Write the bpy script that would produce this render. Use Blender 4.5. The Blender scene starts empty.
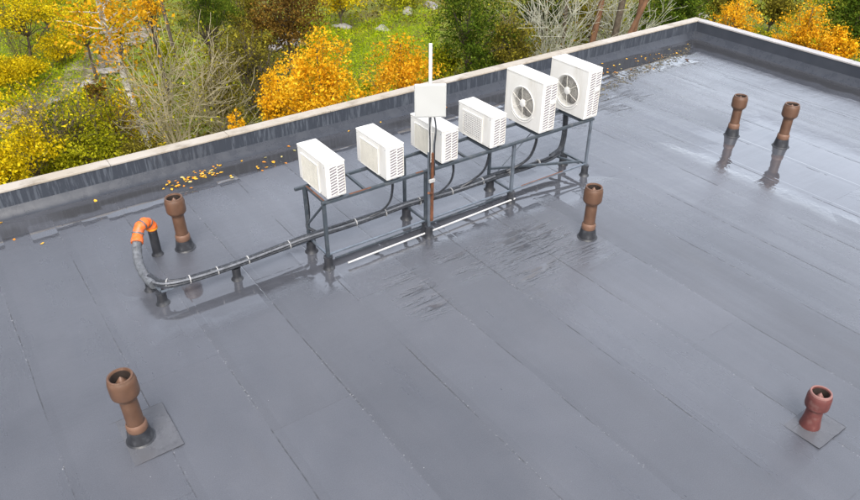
import bpy, math, random
import numpy as np
from mathutils import Vector, Matrix
R_ = math.radians
S = bpy.context.scene
C = S.collection
rng = np.random.default_rng(7)
random.seed(7)

# ------------------------------------------------------------------ camera
F, YAW, PITCH, ROLL, CAMH = 722.67, 0.9538, 0.5765, 0.0061, 5.5668
def cam_axes():
    cy, sy = math.cos(YAW), math.sin(YAW)
    fw = np.array([cy*math.cos(PITCH), sy*math.cos(PITCH), -math.sin(PITCH)])
    rt = np.array([sy, -cy, 0.0]); up = np.cross(rt, fw)
    c, s = math.cos(ROLL), math.sin(ROLL)
    return c*rt+s*up, -s*rt+c*up, fw
AX = cam_axes()
cd = bpy.data.cameras.new('camera'); cam = bpy.data.objects.new('camera', cd); C.objects.link(cam)
cam.matrix_world = Matrix(((AX[0][0], AX[1][0], -AX[2][0], 0), (AX[0][1], AX[1][1], -AX[2][1], 0),
                           (AX[0][2], AX[1][2], -AX[2][2], CAMH), (0, 0, 0, 1)))
cd.sensor_width = 36; cd.sensor_fit = 'HORIZONTAL'; cd.lens = 36*F/860; cd.clip_end = 2000; cd.clip_start = .05
S.camera = cam

# ------------------------------------------------------------------ sky and sun
W = bpy.data.worlds.new('World'); S.world = W; W.use_nodes = True
wn = W.node_tree.nodes; wl = W.node_tree.links
bg = wn['Background']; sky = wn.new('ShaderNodeTexSky'); sky.sky_type = 'NISHITA'; sky.sun_disc = False
SUN_EL, SUN_AZ = R_(52), R_(-122)         # direction towards the sun: azimuth measured from +X
sky.sun_elevation = SUN_EL; sky.sun_rotation = math.pi/2-SUN_AZ
sky.air_density = 1.0; sky.dust_density = 6.0; sky.ozone_density = 1.0
hs = wn.new('ShaderNodeHueSaturation'); hs.inputs['Saturation'].default_value = .42
tcw = wn.new('ShaderNodeTexCoord'); nw = wn.new('ShaderNodeTexNoise'); nw.inputs['Scale'].default_value = 2.2
nw.inputs['Detail'].default_value = 5
mr = wn.new('ShaderNodeMapRange'); mr.inputs[1].default_value = .3; mr.inputs[2].default_value = .7
mr.inputs[3].default_value = .82; mr.inputs[4].default_value = 1.15
mulw = wn.new('ShaderNodeVectorMath'); mulw.operation = 'SCALE'
wl.new(tcw.outputs['Generated'], nw.inputs['Vector']); wl.new(nw.outputs['Fac'], mr.inputs[0])
wl.new(sky.outputs[0], hs.inputs['Color']); wl.new(hs.outputs[0], mulw.inputs[0]); wl.new(mr.outputs[0], mulw.inputs['Scale'])
dotn = wn.new('ShaderNodeVectorMath'); dotn.operation = 'DOT_PRODUCT'; dotn.inputs[1].default_value = (.85, .42, .30)   # added sky glow low in the east, brightens the roof reflections
nrm = wn.new('ShaderNodeVectorMath'); nrm.operation = 'NORMALIZE'; wl.new(tcw.outputs['Generated'], nrm.inputs[0]); wl.new(nrm.outputs[0], dotn.inputs[0])
m2 = wn.new('ShaderNodeMapRange'); m2.interpolation_type = 'SMOOTHSTEP'; wl.new(dotn.outputs['Value'], m2.inputs[0])
m2.inputs[1].default_value = .35; m2.inputs[2].default_value = 1.05; m2.inputs[3].default_value = 1.0; m2.inputs[4].default_value = 2.9
mul2 = wn.new('ShaderNodeVectorMath'); mul2.operation = 'SCALE'; wl.new(mulw.outputs[0], mul2.inputs[0]); wl.new(m2.outputs[0], mul2.inputs['Scale'])
wl.new(mul2.outputs[0], bg.inputs['Color']); bg.inputs['Strength'].default_value = .15
sd = bpy.data.lights.new('sun', 'SUN'); sd.energy = 1.0; sd.angle = R_(32); sd.color = (1, .965, .92)
sun = bpy.data.objects.new('sun', sd); C.objects.link(sun)
dv = Vector((math.cos(SUN_EL)*math.cos(SUN_AZ), math.cos(SUN_EL)*math.sin(SUN_AZ), math.sin(SUN_EL)))
sun.rotation_euler = dv.to_track_quat('Z', 'Y').to_euler(); sun.location = (0, 0, 30)
S.view_settings.view_transform = 'Standard'; S.view_settings.look = 'None'
S.view_settings.gamma = 1; S.view_settings.exposure = 0.66; S.view_settings.use_curve_mapping = False
S.render.engine = 'CYCLES'

# ------------------------------------------------------------------ helpers
def pray(u, v):
    return AX[0]*((u-430)/F) - AX[1]*((v-250)/F) + AX[2]
def at_z(u, v, z):
    d = pray(u, v); return np.array([0, 0, CAMH]) + d*((z-CAMH)/d[2])
def depth(p): return float(AX[2] @ (np.asarray(p)-np.array([0, 0, CAMH])))

class MB:
    def __init__(s): s.v = []; s.f = []
    def add(s, vs, fs):
        n = len(s.v); s.v += [tuple(map(float, q)) for q in vs]; s.f += [tuple(i+n for i in f) for f in fs]; return s
    def box(s, a, b):
        x0, y0, z0 = a; x1, y1, z1 = b
        return s.add([(x0,y0,z0),(x1,y0,z0),(x1,y1,z0),(x0,y1,z0),(x0,y0,z1),(x1,y0,z1),(x1,y1,z1),(x0,y1,z1)],
                     [(0,3,2,1),(4,5,6,7),(0,1,5,4),(1,2,6,5),(2,3,7,6),(3,0,4,7)])
    def bar(s, p, q, w=.04, h=None, up=(0, 0, 1)):
        h = h or w; p = Vector(p); q = Vector(q); d = (q-p).normalized(); u = Vector(up)
        if abs(d.dot(u)) > .98: u = Vector((0, 1, 0))
        a = d.cross(u).normalized(); b = a.cross(d).normalized(); vs = []
        for e in (p, q):
            for i, j in ((-1,-1),(1,-1),(1,1),(-1,1)): vs.append(e+a*(i*w/2)+b*(j*h/2))
        return s.add(vs, [(0,1,2,3),(7,6,5,4),(0,4,5,1),(1,5,6,2),(2,6,7,3),(3,7,4,0)])
    def tube(s, pts, r, n=8, cap=True):
        pts = [Vector(p) for p in pts]; m = len(pts)
        rr = r if hasattr(r, '__len__') else [r]*m
        d0 = (pts[1]-pts[0]).normalized(); a = d0.orthogonal().normalized(); vs = []
        for i, p in enumerate(pts):
            d = (pts[min(i+1, m-1)]-pts[max(i-1, 0)]).normalized()
            a = (a-d*a.dot(d)).normalized(); b = d.cross(a)
            for k in range(n):
                t = 2*math.pi*k/n; vs.append(p+(a*math.cos(t)+b*math.sin(t))*rr[i])
        fs = [(i*n+k, i*n+(k+1) % n, (i+1)*n+(k+1) % n, (i+1)*n+k) for i in range(m-1) for k in range(n)]
        if cap: fs += [tuple(range(n))[::-1], tuple((m-1)*n+k for k in range(n))]
        return s.add(vs, fs)
    def lathe(s, prof, c=(0, 0, 0), n=40, axis='z'):
        vs = []
        for r, z in prof:
            for k in range(n):
                t = 2*math.pi*k/n; a, b = r*math.cos(t), r*math.sin(t)
                vs.append((c[0]+a, c[1]+b, c[2]+z) if axis == 'z' else (c[0]+z, c[1]+a, c[2]+b))
        fs = []
        for i in range(len(prof)-1):
            for k in range(n):
                f = (i*n+k, i*n+(k+1) % n, (i+1)*n+(k+1) % n, (i+1)*n+k); fs.append(f)
        return s.add(vs, fs)
    def build(s, name, mat, parent=None, smooth=False, bevel=0, seg=2):
        me = bpy.data.meshes.new(name); me.from_pydata(s.v, [], s.f); me.update()
        o = bpy.data.objects.new(name, me); C.objects.link(o); me.materials.append(mat)
        if smooth:
            me.polygons.foreach_set('use_smooth', [True]*len(me.polygons))
            try: me.set_sharp_from_angle(angle=R_(40))
            except Exception: pass
        if bevel:
            b = o.modifiers.new('bevel', 'BEVEL'); b.width = bevel; b.segments = seg; b.limit_method = 'ANGLE'
        if parent is not None: o.parent = parent
        return o
def tag(o, label=None, cat=None, group=None, kind=None):
    for k, v in (('label', label), ('category', cat), ('group', group), ('kind', kind)):
        if v: o[k] = v
    return o
def empty(name, loc, label, cat, group=None, rz=0):
    o = bpy.data.objects.new(name, None); C.objects.link(o); o.location = loc; o.rotation_euler.z = rz
    o.empty_display_size = .2
    return tag(o, label, cat, group)
def kids(o): return [c for c in bpy.data.objects if c.parent == o]
def copy_tree(o, parent=None):
    ch = kids(o); c = o.copy(); C.objects.link(c); c.parent = parent
    for k in ch: copy_tree(k, c)
    return c
def bez(pts, n=10):
    """Catmull-Rom through pts"""
    P = [Vector(p) for p in pts]; P = [P[0]*2-P[1]]+P+[P[-1]*2-P[-2]]; out = []
    for i in range(1, len(P)-2):
        for k in range(n):
            t = k/n
            out.append(.5*((2*P[i])+(P[i+1]-P[i-1])*t+(2*P[i-1]-5*P[i]+4*P[i+1]-P[i+2])*t*t+(3*P[i]-P[i-1]-3*P[i+1]+P[i+2])*t**3))
    out.append(P[-2]); return out

# ------------------------------------------------------------------ node helpers / materials
class NT:
    def __init__(s, name):
        s.m = bpy.data.materials.new(name); s.m.use_nodes = True; s.t = s.m.node_tree
        s.n = s.t.nodes; s.l = s.t.links; s.b = s.n['Principled BSDF']; s.out = s.n['Material Output']
        s.pos = None
    def new(s, t, **k):
        n = s.n.new('ShaderNode'+t)
        for a, v in k.items(): setattr(n, a, v)
        return n
    def val(s, sock, v):
        if hasattr(v, 'links'): s.l.new(v, sock)
        elif v is not None: sock.default_value = v
    def P(s):
        if s.pos is None: s.pos = s.new('TexCoord').outputs['Object']
        return s.pos
    def W(s): return s.new('NewGeometry').outputs['Position']
    def math(s, op, a, b=None, c=None, clamp=False):
        n = s.new('Math', operation=op); n.use_clamp = clamp
        s.val(n.inputs[0], a)
        if b is not None: s.val(n.inputs[1], b)
        if c is not None: s.val(n.inputs[2], c)
        return n.outputs[0]
    def noise(s, scale, detail=3, rough=.5, vec=None, stretch=None, dist=0):
        vec = vec or s.P()
        if stretch:
            m = s.new('Mapping'); m.inputs['Scale'].default_value = stretch; s.l.new(vec, m.inputs[0]); vec = m.outputs[0]
        n = s.new('TexNoise'); n.inputs['Scale'].default_value = scale; n.inputs['Detail'].default_value = detail
        n.inputs['Roughness'].default_value = rough; n.inputs['Distortion'].default_value = dist
        s.l.new(vec, n.inputs['Vector']); return n.outputs['Fac']
    def mapr(s, v, a, b, c=0., d=1., smooth=False):
        n = s.new('MapRange'); n.interpolation_type = 'SMOOTHSTEP' if smooth else 'LINEAR'
        s.l.new(v, n.inputs[0])
        for i, x in enumerate((a, b, c, d)): s.val(n.inputs[i+1], x)
        return n.outputs[0]
    def mix(s, f, a, b, op='MIX'):
        n = s.new('Mix', data_type='RGBA', blend_type=op); s.val(n.inputs[0], f)
        for k, v in ((6, a), (7, b)):
            if isinstance(v, tuple) and len(v) == 3: v = (*v, 1)
            s.val(n.inputs[k], v)
        return n.outputs[2]
    def ramp(s, v, stops, interp='LINEAR'):
        n = s.new('ValToRGB'); n.color_ramp.interpolation = interp; e = n.color_ramp.elements
        while len(e) < len(stops): e.new(.5)
        for i, (p, c) in enumerate(stops): e[i].position = p; e[i].color = (*c, 1)
        s.l.new(v, n.inputs[0]); return n.outputs[0]
    def bump(s, h, strength=.3, dist=.01, prev=None):
        n = s.new('Bump'); n.inputs['Strength'].default_value = strength; n.inputs['Distance'].default_value = dist
        s.l.new(h, n.inputs['Height'])
        if prev is not None: s.l.new(prev, n.inputs['Normal'])
        return n.outputs[0]
    def set(s, **k):
        for a, v in k.items():
            a = {'color': 'Base Color', 'rough': 'Roughness', 'metal': 'Metallic', 'normal': 'Normal', 'spec': 'Specular IOR Level'}.get(a, a)
            if isinstance(v, tuple) and len(v) == 3: v = (*v, 1)
            s.val(s.b.inputs[a], v)
        return s.m

def paint(name, col, rough=.5, var=.12, scale=6, dirt=None, metal=0, bump=.05, dscale=9):
    t = NT(name); n = t.noise(scale, 4); c = t.mix(t.mapr(n, .3, .7), tuple(x*(1-var) for x in col), tuple(min(1, x*(1+var)) for x in col))
    if dirt is not None: c = t.mix(t.mapr(t.noise(dscale, 6, .65), .52, .72), c, dirt)
    nn = t.noise(80, 3)
    return t.set(color=c, rough=t.mapr(n, .2, .8, rough*.8, min(1, rough*1.25)), metal=metal, normal=t.bump(nn, bump, .003))
M = {}
t = NT('white_enamel'); n = t.noise(4, 4); g1 = t.noise(6, 6, .7, stretch=(1, 1, .15)); g2 = t.noise(30, 4, .7)
c = t.mix(t.mapr(n, .3, .7), (.74, .73, .70), (.79, .785, .765)); c = t.mix(t.math('MULTIPLY', t.mapr(g1, .52, .70), .35), c, (.50, .46, .38))
c = t.mix(t.math('MULTIPLY', t.mapr(g2, .62, .70), .30), c, (.42, .39, .33)); M['white'] = t.set(color=c, rough=.42, normal=t.bump(g2, .03, .003))
M['cream'] = paint('cream_grille', (.74, .72, .65), .5, .04, 8, None, bump=.03)
M['slot'] = paint('fin_dark', (.26, .24, .26), .6, .15, 40)
M['fanback'] = paint('fan_well', (.10, .095, .095), .7, .1, 8)
M['blade'] = paint('fan_blade', (.17, .16, .16), .45, .06, 8)
M['steel'] = paint('slate_painted_steel', (.062, .078, .095), .38, .2, 5, (.13, .14, .15), metal=.2)
M['steel2'] = paint('grey_galvanised', (.20, .235, .28), .35, .15, 6, (.12, .13, .15), metal=.5)
M['rust'] = paint('rusty_steel', (.155, .06, .028), .7, .35, 14, (.05, .035, .03), dscale=22)
M['rubber'] = paint('black_bitumen', (.028, .03, .036), .42, .3, 12, (.085, .09, .1), bump=.5)
M['wrap'] = paint('grey_wrap', (.13, .14, .155), .4, .3, 16, (.035, .038, .045), bump=.5, dscale=30)
M['cable'] = paint('black_cable', (.03, .034, .042), .4, .25, 10, (.11, .12, .135), dscale=22)
M['cable2'] = paint('grey_cable', (.15, .16, .18), .4, .25, 10, (.04, .045, .05), dscale=22)
M['tie'] = paint('pale_tie', (.42, .42, .42), .5, .1)
M['orange'] = paint('orange_plastic', (.80, .155, .025), .45, .12, 12, (.32, .25, .2), dscale=14)
M['yellow'] = paint('orange_rim', (.85, .36, .03), .5, .1, 10)
M['brown'] = paint('brown_plastic', (.118, .062, .038), .40, .2, 7, (.17, .105, .07), dscale=4)
M['brownl'] = paint('worn_brown_collar', (.18, .10, .066), .45, .15, 9, (.14, .075, .048))
M['red'] = paint('reddish_brown_plastic', (.125, .038, .034), .48, .2, 14, (.19, .10, .09), dscale=12)
M['redl'] = paint('pale_red_rim', (.26, .13, .115), .5, .12, 12)
M['dark'] = paint('vent_inside', (.028, .018, .014), .8, .2)
M['pipew'] = paint('white_conduit', (.55, .55, .55), .4, .1)
M['panel'] = paint('antenna_panel', (.52, .53, .52), .5, .03, 3)
M['flash'] = paint('bitumen_patch', (.105, .109, .122), .26, .1, 5, (.075, .078, .088), bump=.4)

# --- roof membrane: bitumen strips, wet
t = NT('wet_roof_felt')
sx = t.new('SeparateXYZ'); t.l.new(t.P(), sx.inputs[0]); X, Y = sx.outputs[0], sx.outputs[1]
SW = .92
wob = t.math('MULTIPLY_ADD', t.noise(1.1, 2), .03, -.015)
Xs = t.math('DIVIDE', t.math('SUBTRACT', t.math('ADD', X, wob), .765), SW)
sid = t.math('FLOOR', Xs); fr = t.math('SUBTRACT', Xs, sid)
def wnoise(a, b):
    c = t.new('CombineXYZ'); t.val(c.inputs[0], a); t.val(c.inputs[1], b)
    w = t.new('TexWhiteNoise', noise_dimensions='2D'); t.l.new(c.outputs[0], w.inputs['Vector']); return w.outputs['Value']
h1 = wnoise(sid, 3.7)
Ys = t.math('DIVIDE', t.math('ADD', Y, t.math('MULTIPLY', h1, 7.)), 7.3)
yid = t.math('FLOOR', Ys); yfr = t.math('SUBTRACT', Ys, yid)
h2 = wnoise(sid, t.math('MULTIPLY', yid, 1.93)); h3 = wnoise(t.math('ADD', sid, 11.3), yid)
# seam distance in metres
sd_ = t.math('MULTIPLY', t.math('MINIMUM', fr, t.math('SUBTRACT', 1., fr)), SW)
seamfine = t.noise(9, 4, .7); seamlong = t.noise(.9, 2)
seam = t.math('MULTIPLY', t.mapr(sd_, .003, .010, 1., 0.), t.mapr(t.math('ADD', seamfine, t.math('MULTIPLY', t.math('SUBTRACT', seamlong, .5), 1.2)), .45, .62))
ln = t.mapr(t.math('MULTIPLY', yfr, 7.3), .006, .014, 1., 0.)
seam = t.math('MAXIMUM', seam, t.math('MULTIPLY', t.math('MULTIPLY', ln, t.mapr(seamfine, .4, .6)), .45))
bleed = t.math('MULTIPLY', t.mapr(sd_, .012, .03, 1., 0.), t.mapr(t.noise(34, 3, .7), .60, .66))
bleed = t.math('MULTIPLY', bleed, t.mapr(t.noise(.8, 2, .5, stretch=(1.7, 1, 1)), .46, .58))
lapband = t.mapr(t.math('MULTIPLY', fr, SW), .09, .105, 1., 0.)   # 10 cm overlap band
big = t.noise(.35, 4, .55, dist=.4); med = t.noise(2.3, 5, .6, stretch=(1, .45, 1)); fine = t.noise(95, 3, .7)
gran = t.noise(300, 2, .8)
col = t.mix(t.mapr(big, .3, .7), (.082, .088, .106), (.124, .131, .154))
tone = t.math('ADD', t.math('MULTIPLY', h2, .09), t.math('ADD', t.math('MULTIPLY', med, .22), t.math('ADD', t.math('MULTIPLY', fine, .95), .22)))
tone = t.math('MULTIPLY', tone, t.math('MULTIPLY_ADD', lapband, -.05, 1.))
cc = t.new('CombineXYZ')
for i in range(3): t.l.new(tone, cc.inputs[i])
col = t.mix(1., col, cc.outputs[0], 'MULTIPLY')
streak = t.mapr(t.noise(1.6, 5, .65, stretch=(1, .18, 1)), .60, .72)
col = t.mix(t.math('MULTIPLY', streak, .28), col, (.085, .085, .092))
col = t.mix(t.math('MULTIPLY', seam, .85), col, (.035, .035, .04))
col = t.mix(t.math('MULTIPLY', bleed, .7), col, (.42, .42, .43))
specks = t.mapr(t.noise(40, 1, .5), .805, .83); col = t.mix(specks, col, (.45, .45, .46))
# water film: soaked close to the parapet, round the rack and towards the far corner
hst = wnoise(t.math('FLOOR', t.math('MULTIPLY', Xs, 2.6)), 8.1)
def boxmask(x0, x1, y0, y1, soft=.25, jag=.35):
    soft *= .55
    nz = t.math('MULTIPLY', t.math('SUBTRACT', t.noise(1.7, 4, .6, stretch=(1, 1, 1)), .5), jag*2)
    nz = t.math('MULTIPLY', nz, .45)
    cx, cy, hx, hy = (x0+x1)/2, (y0+y1)/2, (x1-x0)/2, (y1-y0)/2
    dx = t.math('SUBTRACT', t.math('ABSOLUTE', t.math('SUBTRACT', X, cx)), hx)
    dy = t.math('SUBTRACT', t.math('ABSOLUTE', t.math('SUBTRACT', Y, t.math('MULTIPLY_ADD', hst, jag*1.1, cy-jag*.55))), hy)
    d = t.math('ADD', t.math('MAXIMUM', dx, dy), nz)
    return t.mapr(d, -soft, soft, 1., 0., True)
wet = boxmask(-14, 18, 10.55, 12, .12, .3)
stk = t.mapr(t.noise(2.6, 4, .62, stretch=(.28, 2.0, 1)), .45, .58)        # streaky damp patches, combed across the strips
stkm = boxmask(5.45, 7.0, 5.45, 6.6, .7, .45)
for a in ((3.95, 4.5, 5.6, 6.6, .4, .3), (4.9, 5.4, 6.0, 6.7, .4, .3), (9.2, 12.2, 9.2, 10.6, .6, .6)):
    stkm = t.math('MAXIMUM', stkm, boxmask(*a))
wet = t.math('MAXIMUM', wet, t.math('MULTIPLY', t.math('MULTIPLY', stkm, stk), .97))
for a in ((1.2, 3.4, 7.25, 8.3, .35, .25), (3.2, 8.7, 6.95, 8.2, .35, .3), (15.6, 18, -6, 11, .2, .3), (10.6, 13.2, 4.0, 7.2, .5, .5), (12.4, 15, 10.15, 11, .3, .3)):
    wet = t.math('MAXIMUM', wet, boxmask(*a))
far = t.mapr(t.math('ADD', X, t.math('MULTIPLY', Y, .6)), 8, 16, 0., 1., True)
rb = t.math('ADD', t.mapr(med, .35, .7, .30, .46), t.math('MULTIPLY', t.math('SUBTRACT', h3, .5), .15))
rb = t.math('MULTIPLY_ADD', far, -.16, rb)
rb = t.math('ADD', rb, t.mapr(t.noise(1.5, 4, .6, stretch=(1.6, .10, 1)), .35, .65, -.09, .07))
rough = t.new('Mix', data_type='FLOAT'); t.l.new(t.math('MULTIPLY', wet, .96), rough.inputs[0]); t.l.new(rb, rough.inputs[2]); rough.inputs[3].default_value = .02
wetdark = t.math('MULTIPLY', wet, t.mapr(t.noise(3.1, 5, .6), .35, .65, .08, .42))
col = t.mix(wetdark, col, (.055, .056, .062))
# wall reflection painted as dark colour along the gutter, stepped strip by strip, and in the far corner
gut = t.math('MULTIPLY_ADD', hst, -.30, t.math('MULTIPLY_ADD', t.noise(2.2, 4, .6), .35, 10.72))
refldark = t.math('MULTIPLY', t.mapr(t.math('SUBTRACT', Y, gut), -.03, .06, 0., 1., True), t.mapr(t.math('ADD', Y, t.math('MULTIPLY', t.noise(1.1, 3), .12)), 11.10, 11.22, 1., .25, True))
refldark = t.math('MULTIPLY', refldark, t.mapr(t.noise(.5, 3, .6), .36, .52, .25, 1.))
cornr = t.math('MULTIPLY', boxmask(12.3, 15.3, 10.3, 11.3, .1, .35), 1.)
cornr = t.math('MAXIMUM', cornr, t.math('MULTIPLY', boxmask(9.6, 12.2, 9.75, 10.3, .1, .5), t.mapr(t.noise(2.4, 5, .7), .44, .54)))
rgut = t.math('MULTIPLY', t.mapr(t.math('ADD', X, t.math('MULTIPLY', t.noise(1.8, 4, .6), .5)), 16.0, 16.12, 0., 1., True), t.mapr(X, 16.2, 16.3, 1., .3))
refldark = t.math('MAXIMUM', refldark, t.math('MAXIMUM', cornr, rgut))
col = t.mix(t.math('MULTIPLY', refldark, .78), col, (.030, .029, .029))
# relief: strips dish slightly, ripples across the strips, granules
prof = t.math('SUBTRACT', 1., t.math('POWER', t.math('ABSOLUTE', t.math('MULTIPLY_ADD', fr, 2., -1.)), 6.))
flat = t.math('MULTIPLY_ADD', wet, -.88, 1.)                    # pooled water lies level
H = t.math('MULTIPLY_ADD', prof, .0008, t.math('MULTIPLY', t.math('MULTIPLY', lapband, h2), .0018))
und = t.noise(1.3, 3, .5, stretch=(1.5, .12, 1))
Hs = t.math('MULTIPLY_ADD', und, .016, t.math('MULTIPLY', big, .02))
H = t.math('ADD', H, t.math('MULTIPLY', Hs, flat))
rip = t.noise(5.5, 2, .5, stretch=(.16, 1, 1))
H = t.math('ADD', H, t.math('MULTIPLY', rip, t.math('MULTIPLY_ADD', wet, -.0042, .0070)))
gr = t.math('MULTIPLY_ADD', gran, .0016, t.math('MULTIPLY', seamfine, .0022))
H = t.math('ADD', H, t.math('MULTIPLY', gr, t.math('MULTIPLY', t.math('SUBTRACT', 1., wet), t.math('MULTIPLY_ADD', far, -.6, 1.))))
H = t.math('MULTIPLY_ADD', seam, -.003, H)
b3 = t.bump(H, 1., 1.)
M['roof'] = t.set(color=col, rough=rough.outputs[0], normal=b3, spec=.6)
t.val(t.b.inputs['Coat Weight'], t.math('MULTIPLY_ADD', wet, .5, .5)); t.b.inputs['Coat IOR'].default_value = 1.6
t.val(t.b.inputs['Coat Roughness'], rough.outputs[0]); t.l.new(b3, t.b.inputs['Coat Normal'])

# --- parapet upstand felt with drip streaks
t = NT('parapet_felt')
st = t.noise(7, 4, .6, stretch=(1, 1, .12)); st2 = t.noise(22, 4, .7, stretch=(1, 1, .1))
gx = t.new('SeparateXYZ'); t.l.new(t.P(), gx.inputs[0])
gate = t.mapr(gx.outputs[1], 11.3, 11.39, 0., 1.)
c = t.mix(t.math('MULTIPLY', t.mapr(st2, .50, .58), .8), (.042, .050, .066), (.105, .12, .145))
c = t.mix(t.math('MULTIPLY', t.mapr(st, .42, .6), .4), c, (.04, .047, .062))
c2 = t.mix(t.mapr(t.noise(3, 4), .3, .7), (.04, .047, .062), (.055, .062, .078))
c = t.mix(gate, c2, c)
M['upstand'] = t.set(color=c, rough=.45, normal=t.bump(st2, .4, .006))
t = NT('cant_felt'); n = t.noise(5, 5, .6)
M['cant'] = t.set(color=t.mix(t.mapr(n, .3, .7), (.036, .041, .053), (.048, .054, .067)), rough=t.mapr(n, .3, .7, .18, .4), normal=t.bump(t.noise(3, 3), .4, .02))
t = NT('coping_metal'); n = t.noise(2.2, 6, .65)
M['coping'] = t.set(color=t.mix(t.mapr(n, .5, .68), t.mix(t.mapr(t.noise(.8, 3), .4, .6), (.40, .355, .29), (.46, .425, .38)), (.24, .20, .15)), rough=.55, normal=t.bump(t.noise(20, 3), .15, .004))
M['coping2'] = paint('coping_edge', (.40, .385, .38), .4, .08, 3)
M['facade'] = paint('facade_render', (.42, .40, .37), .8, .08, 2)

# ------------------------------------------------------------------ roof and parapet
YB, YW, YO = 11.26, 11.40, 11.62      # foot of cant, wall face, outer face
XB, XW, XO = 16.35, 16.49, 16.71
HP, ZC = .418, .142
X0, Y0 = -14., -12.
ro = MB(); nx, ny = 8, 8
ro.add([(X0, Y0, 0), (XB, Y0, 0), (XB, YB, 0), (X0, YB, 0)], [(0, 1, 2, 3)])
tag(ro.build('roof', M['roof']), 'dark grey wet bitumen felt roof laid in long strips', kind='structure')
pw = empty('parapet', (0, 0, 0), 'low slate grey parapet wall with cream metal coping running round the roof edge', 'parapet')
up = MB()
up.add([(X0, YW, ZC), (XW, YW, ZC), (XW, YW, HP-.035), (X0, YW, HP-.035)], [(0, 1, 2, 3)])
up.add([(XW, YW, ZC), (XW, Y0, ZC), (XW, Y0, HP-.035), (XW, YW, HP-.035)], [(0, 1, 2, 3)])
up.add([(X0, YO-.02, -.3), (XO-.02, YO-.02, -.3), (XO-.02, YO-.02, HP-.035), (X0, YO-.02, HP-.035)], [(3, 2, 1, 0)])
up.add([(XO-.02, YO-.02, -.3), (XO-.02, Y0, -.3), (XO-.02, Y0, HP-.035), (XO-.02, YO-.02, HP-.035)], [(3, 2, 1, 0)])
up.build('upstand', M['upstand'], pw)
ca = MB()
ns = 60
for (a0, a1, fn) in ((X0, XB, 0), (Y0, YB, 1)):
    rows = []
    for k in range(7):
        s = k/6; e = s**1.5
        off, z = (YW-YB)*s, ZC*e
        rows.append((off, z))
    vs = []; fs = []
    for i, (off, z) in enumerate(rows):
        if fn == 0: vs += [(X0, YB+off, z), (XB+off, YB+off, z)]
        else: vs += [(XB+off, YB+off, z), (XB+off, Y0, z)]
    for i in range(6): fs.append((2*i, 2*i+1, 2*i+3, 2*i+2))
    ca.add(vs, fs)
ca.build('cant_strip', M['cant'], pw, smooth=True)
# coping in lengths with joints
x = X0; k = 0
while x < XO:
    x2 = min(x+1.98, XO) if XO-x > 2.6 else XO
    m = MB(); m.box((x, YW-.012, HP-.035), (x2-.006 if x2 < XO else XO, YO, HP+random.uniform(-.002, .002)))
    m.build('coping', M['coping'], pw, bevel=.006); x = x2
y = YW-.02
while y > Y0:
    y2 = max(y-2.0, Y0); m = MB(); m.box((XW-.012, y2+.006, HP-.035), (XO, y, HP+random.uniform(-.002, .002)))
    m.build('coping', M['coping2'], pw, bevel=.006); y = y2
GZ = -7.0
bw = MB(); bw.box((X0, Y0, GZ-.5), (XO-.06, YO-.06, -.25)); tag(bw.build('building_wall', M['facade']), 'pale rendered wall below the roof', kind='structure')

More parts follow.
